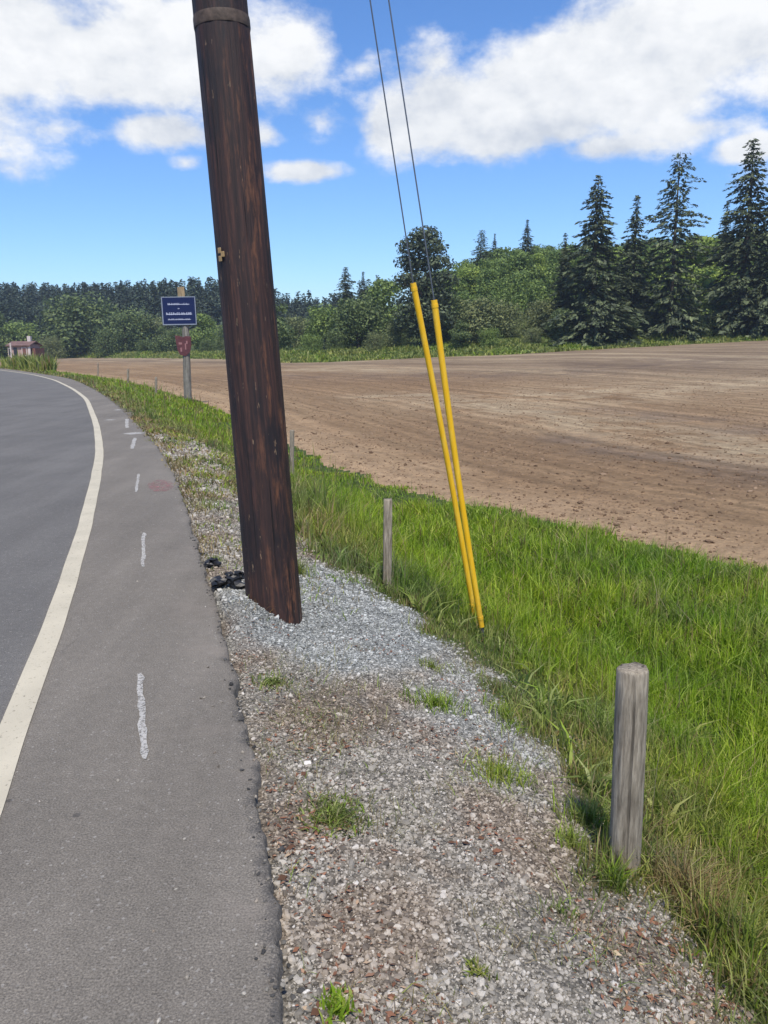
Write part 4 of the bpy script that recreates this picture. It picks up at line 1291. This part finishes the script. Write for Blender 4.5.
CON_PROTO = []
for k, (h, w, rag, conc, dr, fill) in enumerate([(28, 15.5, 0.30, 0.85, 0.30, 2.3), (28, 10.5, 0.30, 0.85, 0.28, 2.2), (28, 12.0, 0.46, 0.52, 0.20, 1.75), (28, 12.5, 0.32, 0.74, 0.34, 2.3)]):
    V, F = conifer_mesh(20 + k, h, w, rag, 0.01, 0.80, dr, fill, 0.50, conc)
    me = np_mesh('crown', V, [F]); me.materials.append(M['needle'])
    tm = conifer_trunk(h); tm.materials.append(M['bark'])
    CON_PROTO.append((me, tm, h))
BRO_PROTO = []
for k, (h, w, nl, th) in enumerate([(10, 10, 28, 0), (10, 8, 24, 0.3), (10, 12, 34, -0.1), (10, 6.5, 20, 0.1)]):
    me = broad_mesh(40 + k, h, w, nl, 5600, 0.25, 0.0, th); me.materials.append(M['broad'])
    tm = broad_trunk(60 + k, h, w); tm.materials.append(M['bark'])
    BRO_PROTO.append((me, tm, h))

def tree(kind, proto, px, Y, py_top, colour, label, group=None, wide=1.0, px_off=0):
    """stand a tree at image column px, depth Y, tall enough to reach image row py_top"""
    G = ground_at(px, Y)
    zt = at_depth(px, py_top, Y).z
    me, tm, h0 = proto
    hh = max(1.5, zt - G.z)
    nm = {'c': 'conifer_tree', 'b': 'broadleaf_tree', 's': 'bush'}[kind]
    root = empty(nm, G, label, {'c': 'conifer tree', 'b': 'tree', 's': 'bush'}[kind], group, random.uniform(0, 6.28))
    s = hh / h0
    for n_, m_ in (('crown', me), ('trunk', tm)):
        o = bpy.data.objects.new(n_, m_)
        COL.objects.link(o)
        o.parent = root
        o.scale = (s * wide, s * wide, s)
        if n_ == 'crown': o.color = (*colour, 1)
    return root

DK = (0.082, 0.104, 0.056)      # dark spruce
DK2 = (0.070, 0.090, 0.050)
GY = (0.175, 0.205, 0.095)      # grey green willow
MG = (0.17, 0.24, 0.07)
YG = (0.235, 0.32, 0.075)      # bright hillside leaves
DG = (0.12, 0.165, 0.066)
C0, C1, C2, C3 = CON_PROTO
B0, B1, B2, B3 = BRO_PROTO
TR = 'trees along the far side of the field'
# big spruces on the right
tree('c', C0, 592, 116, 174, DK, 'broad dark spruce, leftmost of the tall ones at the right of the field', TR, 1.2)
tree('c', C1, 630, 124, 194, DK, 'narrow spruce between the broad dark one and the open ragged one', TR, 1.2)
tree('c', C2, 669, 120, 150, DK, 'tall ragged open-branched spruce with gaps of sky between its limbs', TR)
tree('c', C3, 738, 120, 136, DK, 'tallest dark spruce near the right edge of the photo', TR, 1.12)
tree('c', C0, 770, 118, 140, DK, 'tall dark spruce cut by the right edge of the photo', TR, 0.8)
tree('c', C1, 562, 122, 232, DK2, 'short pointed spruce hugging the left flank of the broad dark one', TR)
tree('c', C1, 526, 165, 219, DK2, 'lone small spruce tip rising above the bright green hillside', TR, 1.3)
tree('c', C2, 481, 168, 229, DK2, 'left of two ragged small conifers on the hillside skyline', TR, 1.2)
tree('c', C1, 494, 170, 233, DK2, 'right of two small conifers on the hillside skyline', TR)
tree('c', C3, 347, 175, 266, DK2, 'small dark conifer standing above the left treeline beside the pole', TR, 1.4)
tree('c', C1, 364, 180, 271, DK2, 'slim little conifer just right of the one beside the pole', TR, 1.2)
tree('c', C1, 720, 140, 200, DK2, 'slim spruce half hidden behind the tallest one', TR)
# tall rounded tree behind the guys
def pine_round():
    rng = np.random.default_rng(91)
    cl = [(0, 0, 16.4, 2.0), (-1.1, 0.3, 14.6, 1.8), (1.7, 0, 15.0, 1.9), (2.3, -.5, 12.8, 1.8), (-1.9, 0.3, 12.4, 1.7), (0.5, -.8, 12.6, 2.1), (-2.7, 0, 10.0, 1.7), (2.2, 0.3, 10.4, 1.8), (0, 0.5, 9.6, 2.1), (-1.6, -.5, 7.6, 2.2), (1.6, -.3, 7.2, 2.4), (-1.9, 0, 4.6, 2.3), (2.0, 0, 4.2, 2.4), (0, -.8, 2.6, 2.4), (0.0, .5, 5.6, 2.4)]
    cl = np.array(cl)
    n = 9500
    pick = rng.choice(len(cl), n, p=cl[:, 3] ** 2 / (cl[:, 3] ** 2).sum())
    d = rng.normal(0, 1, (n, 3)); d /= np.linalg.norm(d, axis=1)[:, None]
    C = cl[pick, :3] + d * (cl[pick, 3] * (1 - 0.6 * rng.uniform(0, 1, n) ** 2) * (1 + 0.12 * rng.normal(0, 1, n)))[:, None] * np.array((1, 1, 0.75))
    C[:, 2] = np.maximum(C[:, 2], 0.1)
    V, F = quads_from(C, d, 0.27 * rng.uniform(0.6, 1.3, n), rng)
    me = np_mesh('crown', V, [F]); me.materials.append(M['needle'])
    return me, BRO_PROTO[3][1], 18.2
RP = pine_round()
r_ = tree('b', RP, 425, 118, 224, (0.075, 0.098, 0.058), 'tall dark round-topped tree directly behind the yellow sleeves', TR, 1.25)
for ch in r_.children:
    if ch.name.startswith('trunk'): ch.scale = [v * 1.8 for v in ch.scale]

# broadleaf trees and willows in front of the hill
spec = [
    (300, 150, 313, GY, B2, 1.3, 'grey green willow mound just right of the utility pole'),
    (325, 138, 300, MG, B0, 1.1, 'rounded green tree under the small conifer beside the pole'),
    (358, 128, 291, DG, B0, 1.2, 'dark green rounded tree left of the round-topped tall tree'),
    (384, 150, 275, MG, B1, 1.2, 'lighter green tree peeping behind the dark rounded tree'),
    (400, 122, 318, GY, B2, 1.1, 'low grey green bush left of the yellow sleeves at the field edge'),
    (448, 124, 292, DG, B1, 1.2, 'dark tree just right of the round-topped tall tree'),
    (478, 118, 292, GY, B0, 1.3, 'grey green willow in the middle of the right treeline'),
    (470, 152, 262, YG, B0, 1.4, 'bright green hillside tree above the middle willow'),
    (508, 120, 300, GY, B2, 1.1, 'broad grey willow with a soft outline left of the broad dark spruce'),
    (500, 158, 257, YG, B2, 1.2, 'bright hillside tree under the two skyline conifers'),
    (540, 122, 296, GY, B0, 1.2, 'pale willow touching the left flank of the broad dark spruce'),
    (535, 152, 252, YG, B1, 1.4, 'yellow green hillside tree under the lone spruce tip'),
    (440, 160, 266, MG, B0, 1.3, 'green hillside tree behind the top of the yellow sleeves'),
    (693, 136, 232, YG, B1, 1.2, 'tall bright green tree between the ragged spruce and the tallest spruce'),
    (712, 142, 250, YG, B0, 1.0, 'bright green tree close left of the tallest spruce'),
    (610, 148, 244, YG, B0, 1.2, 'green tree glimpsed between the broad spruce and its narrow neighbour'),
    (652, 142, 245, MG, B1, 1.2, 'green tree glimpsed between the narrow and the ragged spruce'),
    (690, 122, 285, MG, B1, 1.2, 'lower green tree in front of the tall bright one at right'),
    (80, 218, 287, DG, B0, 1.35, 'large dome shaped dark green tree at the left beyond the field'),
    (128, 210, 304, DG, B2, 1.2, 'wide dark green tree right of the large dome shaped one'),
    (155, 214, 312, GY, B0, 1.1, 'grey green tree behind the left side of the blue sign'),
    (204, 186, 311, MG, B1, 1.2, 'lighter green tree between the blue sign and the utility pole'),
    (228, 182, 322, DG, B0, 1.1, 'small dark tree hidden partly by the utility pole'),
    (22, 225, 317, MG, B0, 1.4, 'light green tree behind the pinkish farm building'),
    (-6, 222, 308, DG, B1, 1.2, 'dark tree cut by the left edge of the photo'),
    (52, 205, 334, GY, B2, 1.0, 'low pale bush right of the pinkish farm building'),
    (108, 205, 326, DG, B2, 1.0, 'low dark bush at the foot of the large dome shaped tree'),
    (176, 196, 326, DG, B2, 1.0, 'low dark bush directly behind the blue sign post'),
    (278, 160, 322, DG, B2, 1.0, 'low dark bush appearing at the right side of the utility pole'),
    (336, 125, 328, DG, B2, 1.0, 'low dark bush at the edge of the green strip right of the pole'),
    (375, 118, 330, GY, B2, 1.0, 'low pale bush on the green strip beyond the field'),
    (460, 113, 318, DG, B3, 1.3, 'small dark bush right of the yellow sleeves at the field edge'),
    (560, 115, 306, DG, B1, 1.1, 'dark leafy bush at the foot of the short pointed spruce'),
    (625, 117, 312, DG, B2, 1.0, 'dark bush between the feet of the two leftmost tall spruces'),
    (700, 118, 312, DG, B2, 0.9, 'dark bush at the foot of the tall bright green tree'),
    (66, 226, 340, DG, B2, 1.2, 'dark low bush between the farm building and the large dome shaped tree'),
    (145, 202, 338, DG, B0, 1.3, 'dark low bush below the gap between the wide tree and the blue sign'),
    (208, 178, 338, DG, B2, 1.2, 'dark low bush between the maroon board and the utility pole'),
    (232, 158, 336, GY, B2, 1.2, 'grey green low bush mostly behind the utility pole'),
    (92, 224, 338, MG, B2, 1.2, 'lighter low bush under the left skirt of the large dome shaped tree'),
    (312, 122, 332, MG, B2, 1.2, 'lighter low bush in the middle of the gap between pole and sleeves'),
    (490, 112, 326, MG, B2, 1.2, 'lighter low bush at the field edge under the middle willow'),
    (532, 113, 326, GY, B2, 1.2, 'grey low bush at the field edge under the pale willow'),
]
for px, Y, pt, colr, pr, wd, lab in spec:
    kind = 's' if 'bush' in lab or 'mound' in lab else 'b'
    tree(kind, pr, px, Y, pt, colr, lab, TR, wd)

# far wooded ridge: one mass
def forest_mass(name, n, azr, rr, hr, colour, label, seed, broad=False):
    rng = np.random.default_rng(seed)
    Vs, Fs, off = [], [], 0
    protos = []
    for k in range(5):
        if broad:
            me = broad_mesh(100 + k, 10, rng.uniform(8, 11), 18, 1300, 0.36, 0.0)
            V = np.zeros(len(me.vertices) * 3, np.float32); me.vertices.foreach_get('co', V); V = V.reshape(-1, 3)
            F = np.arange(len(V)).reshape(-1, 4)
            bpy.data.meshes.remove(me)
        else:
            V, F = conifer_mesh(200 + k, 10, rng.uniform(5.0, 6.4), 0.22, 0.0, 0.62, 0.3, 0.7, 0.66, 0.95)
        protos.append((V, F))
    for i in range(n):
        az = math.radians(rng.uniform(*azr)); r = math.sqrt(rng.uniform(rr[0] ** 2, rr[1] ** 2))
        x, y = r * math.sin(az), r * math.cos(az)
        bb = r - float(boundary(x, y))
        if bb < 14 or (name == 'lowland_wood' and bb > 45): continue
        V, F = protos[rng.integers(len(protos))]
        s = rng.uniform(*hr) / 10
        a = rng.uniform(0, 6.28)
        ca, sa = math.cos(a), math.sin(a)
        W = np.stack([(V[:, 0] * ca - V[:, 1] * sa) * s + x, (V[:, 0] * sa + V[:, 1] * ca) * s + y, V[:, 2] * s + float(H(x, y)) - 0.4], -1)
        Vs.append(W); Fs.append(F + off); off += len(V)
    me = np_mesh(name, np.concatenate(Vs), [np.concatenate(Fs)])
    o = link_mesh(name, me, M['broad' if broad else 'needle'])
    o.color = (*colour, 1)
    tag(o, label, 'forest', kind='stuff')
forest_mass('conifer_forest', 2600, (-40, 0), (258, 440), (12, 16), (0.05, 0.072, 0.05), 'dark blue green conifer forest covering the far ridge at left', 1)
forest_mass('lowland_wood', 260, (-36, 0), (128, 300), (5, 9), DG, 'dark leafy wood behind the trees at the left end of the field', 3, True)
forest_mass('hillside_wood', 420, (3, 40), (122, 215), (4.5, 7.5), (0.155, 0.225, 0.065), 'leafy green woodland covering the hillside behind the spruces', 2, True)

# ------------------------------------------------------------------ light and sky
SUN_AZ, SUN_EL = math.radians(174), math.radians(60)
def build_light():
    ld = bpy.data.lights.new('sun', 'SUN')
    ld.energy = 3.7
    ld.angle = math.radians(3.0)
    ld.color = (1.0, 0.93, 0.82)
    o = bpy.data.objects.new('sun', ld)
    COL.objects.link(o)
    to = Vector((math.sin(SUN_AZ) * math.cos(SUN_EL), math.cos(SUN_AZ) * math.cos(SUN_EL), math.sin(SUN_EL)))
    o.rotation_euler = to.to_track_quat('Z', 'Y').to_euler()
    o.location = to * 50
build_light()

def build_world():
    nt = NT('World', world=True)
    sc.world = nt.m
    sky = nt.n('ShaderNodeTexSky', sky_type='NISHITA', sun_disc=False, sun_elevation=SUN_EL, sun_rotation=SUN_AZ, altitude=50, air_density=1.0, dust_density=0.3, ozone_density=3.0)
    skyc = nt.n('ShaderNodeHueSaturation', ins={'Saturation': 1.12, 'Value': 1.05, 'Color': sky.outputs[0]}).outputs[0]
    skyc = nt.mix(1.0, skyc, (0.73, 0.87, 1.08), 'MULTIPLY')
    dirv = nt.n('ShaderNodeTexCoord').outputs['Generated']
    s = nt.n('ShaderNodeSeparateXYZ', ins={0: dirv}).outputs
    az = nt.math('ARCTAN2', s[0], s[1])
    el = nt.math('ARCSINE', s[2])
    p2 = nt.n('ShaderNodeCombineXYZ', ins={0: az, 1: nt.math('MULTIPLY', el, 1.5), 2: 0.0}).outputs[0]
    wob = nt.math('SUBTRACT', nt.noise(p2, 5.5, 6, 0.58), 0.5)
    wob2 = nt.math('SUBTRACT', nt.noise(p2, 16, 6, 0.62), 0.5)
    def blobs(lst):
        cur = None
        for px, py, wx, wy, amp in lst:
            d = ray(px, py); d = d / np.linalg.norm(d)
            a0 = math.atan2(d[0], d[1]); e0 = math.asin(d[2])
            ka = math.cos(e0)
            dx = nt.math('DIVIDE', nt.math('SUBTRACT', az, a0), wx / 769 / ka)
            dy = nt.math('DIVIDE', nt.math('SUBTRACT', el, e0), wy / 769)
            q = nt.math('SQRT', nt.math('ADD', nt.math('MULTIPLY', dx, dx), nt.math('MULTIPLY', dy, dy)))
            b = nt.math('MULTIPLY', nt.math('SUBTRACT', 1.0, q), amp)
            cur = b if cur is None else nt.math('SMOOTH_MAX', cur, b)
            if cur.node.operation == 'SMOOTH_MAX': cur.node.inputs[2].default_value = 0.15
        return cur
    dense = blobs([(398, 125, 44, 38, 0.85), (455, 112, 78, 48, 0.95), (540, 95, 100, 60, 1.0), (640, 66, 105, 64, 1.0), (735, 22, 110, 66, 0.95), (880, 30, 150, 60, 0.8),
                   (500, 130, 110, 34, 0.8), (680, 130, 70, 15, 0.5), (610, 146, 70, 16, 0.55), (756, 146, 40, 13, 0.8), (440, 62, 34, 22, 0.4),
                   (15, 40, 120, 58, 0.85), (100, 62, 120, 44, 0.9), (190, 50, 110, 52, 0.85), (290, 55, 55, 52, 0.6),
                   (60, -60, 240, 60, 0.7), (640, -120, 300, 50, 0.6), (160, 132, 55, 20, 0.75), (300, 172, 48, 14, 0.85), (265, 135, 26, 14, 0.45),
                   (362, 68, 26, 15, 0.3), (318, 118, 26, 18, 0.35), (50, 130, 50, 14, 0.25), (-200, 80, 200, 60, 0.7), (1100, 120, 200, 60, 0.8), (185, 163, 22, 9, 0.35)])
    dens = nt.math('ADD', dense, nt.math('ADD', nt.math('MULTIPLY', wob, 1.25), nt.math('MULTIPLY', wob2, 0.75)))
    alpha = nt.sstep(-0.02, 0.40, dens)
    # scattered cumulus elsewhere, away from the photographed part of the sky
    behind = nt.math('MULTIPLY', nt.sstep(0.7, -0.2, s[1]), nt.sstep(0.55, 0.68, nt.noise(dirv, 3.0, 6, 0.6)))
    alpha = nt.math('MAXIMUM', alpha, nt.math('MULTIPLY', behind, nt.sstep(0.03, 0.15, s[2])))
    # self shading: compare the cloud with itself a little higher up (lit from above and behind the viewer)
    up1 = nt.noise(nt.mapping(p2, (1, 1, 1), (0, 0, 0), (0.0, 0.03, 0)), 16, 6, 0.62)
    up2 = nt.noise(nt.mapping(p2, (1, 1, 1), (0, 0, 0), (0.01, 0.06, 0)), 5.5, 6, 0.58)
    relief = nt.math('ADD', nt.math('MULTIPLY', nt.math('SUBTRACT', up1, nt.math('ADD', wob2, 0.5)), 0.8), nt.math('MULTIPLY', nt.math('SUBTRACT', up2, nt.math('ADD', wob, 0.5)), 1.3))
    shade = nt.math('ADD', nt.math('ADD', nt.math('SUBTRACT', 0.60, nt.math('MULTIPLY', nt.sstep(0.12, 0.42, el), 0.24)), relief), nt.math('MULTIPLY', nt.math('SUBTRACT', nt.noise(p2, 3.2, 3, 0.5), 0.5), 0.5))
    cc = nt.ramp(shade, [(0.22, (6.4, 6.42, 6.4)), (0.48, (5.6, 5.7, 5.8)), (0.8, (4.2, 4.45, 4.85))])
    bgc = nt.mix(nt.math('MULTIPLY', alpha, 0.95), skyc, cc)
    bg = nt.n('ShaderNodeBackground', ins={0: bgc, 1: 0.115})
    o = nt.n('ShaderNodeOutputWorld'); nt.set(o, 0, bg.outputs[0])
build_world()

def build_haze():
    nt = NT('haze_air')
    v = nt.n('ShaderNodeVolumePrincipled', ins={'Color': (0.72, 0.84, 1.0), 'Density': HAZE, 'Anisotropy': 0.2})
    o = nt.n('ShaderNodeOutputMaterial'); nt.t.links.new(v.outputs[0], o.inputs['Volume'])
    bm = bmesh.new()
    add_box(bm, (0, 0, 29), (2100, 2100, 64))
    tag(link_mesh('haze', bm_mesh('haze', bm), nt.m), 'thin blue haze in the air over the far trees', 'haze', kind='stuff')
HAZE = 0.00032
build_haze()

sc.view_settings.view_transform = 'Standard'
sc.view_settings.look = 'None'
sc.view_settings.exposure = 0.5
sc.view_settings.gamma = 1.0
sc.view_settings.use_curve_mapping = False
sc.render.engine = 'CYCLES'
sc.cycles.max_bounces = 6
sc.cycles.transparent_max_bounces = 8
sc.cycles.use_denoising = True
sc.render.film_transparent = False
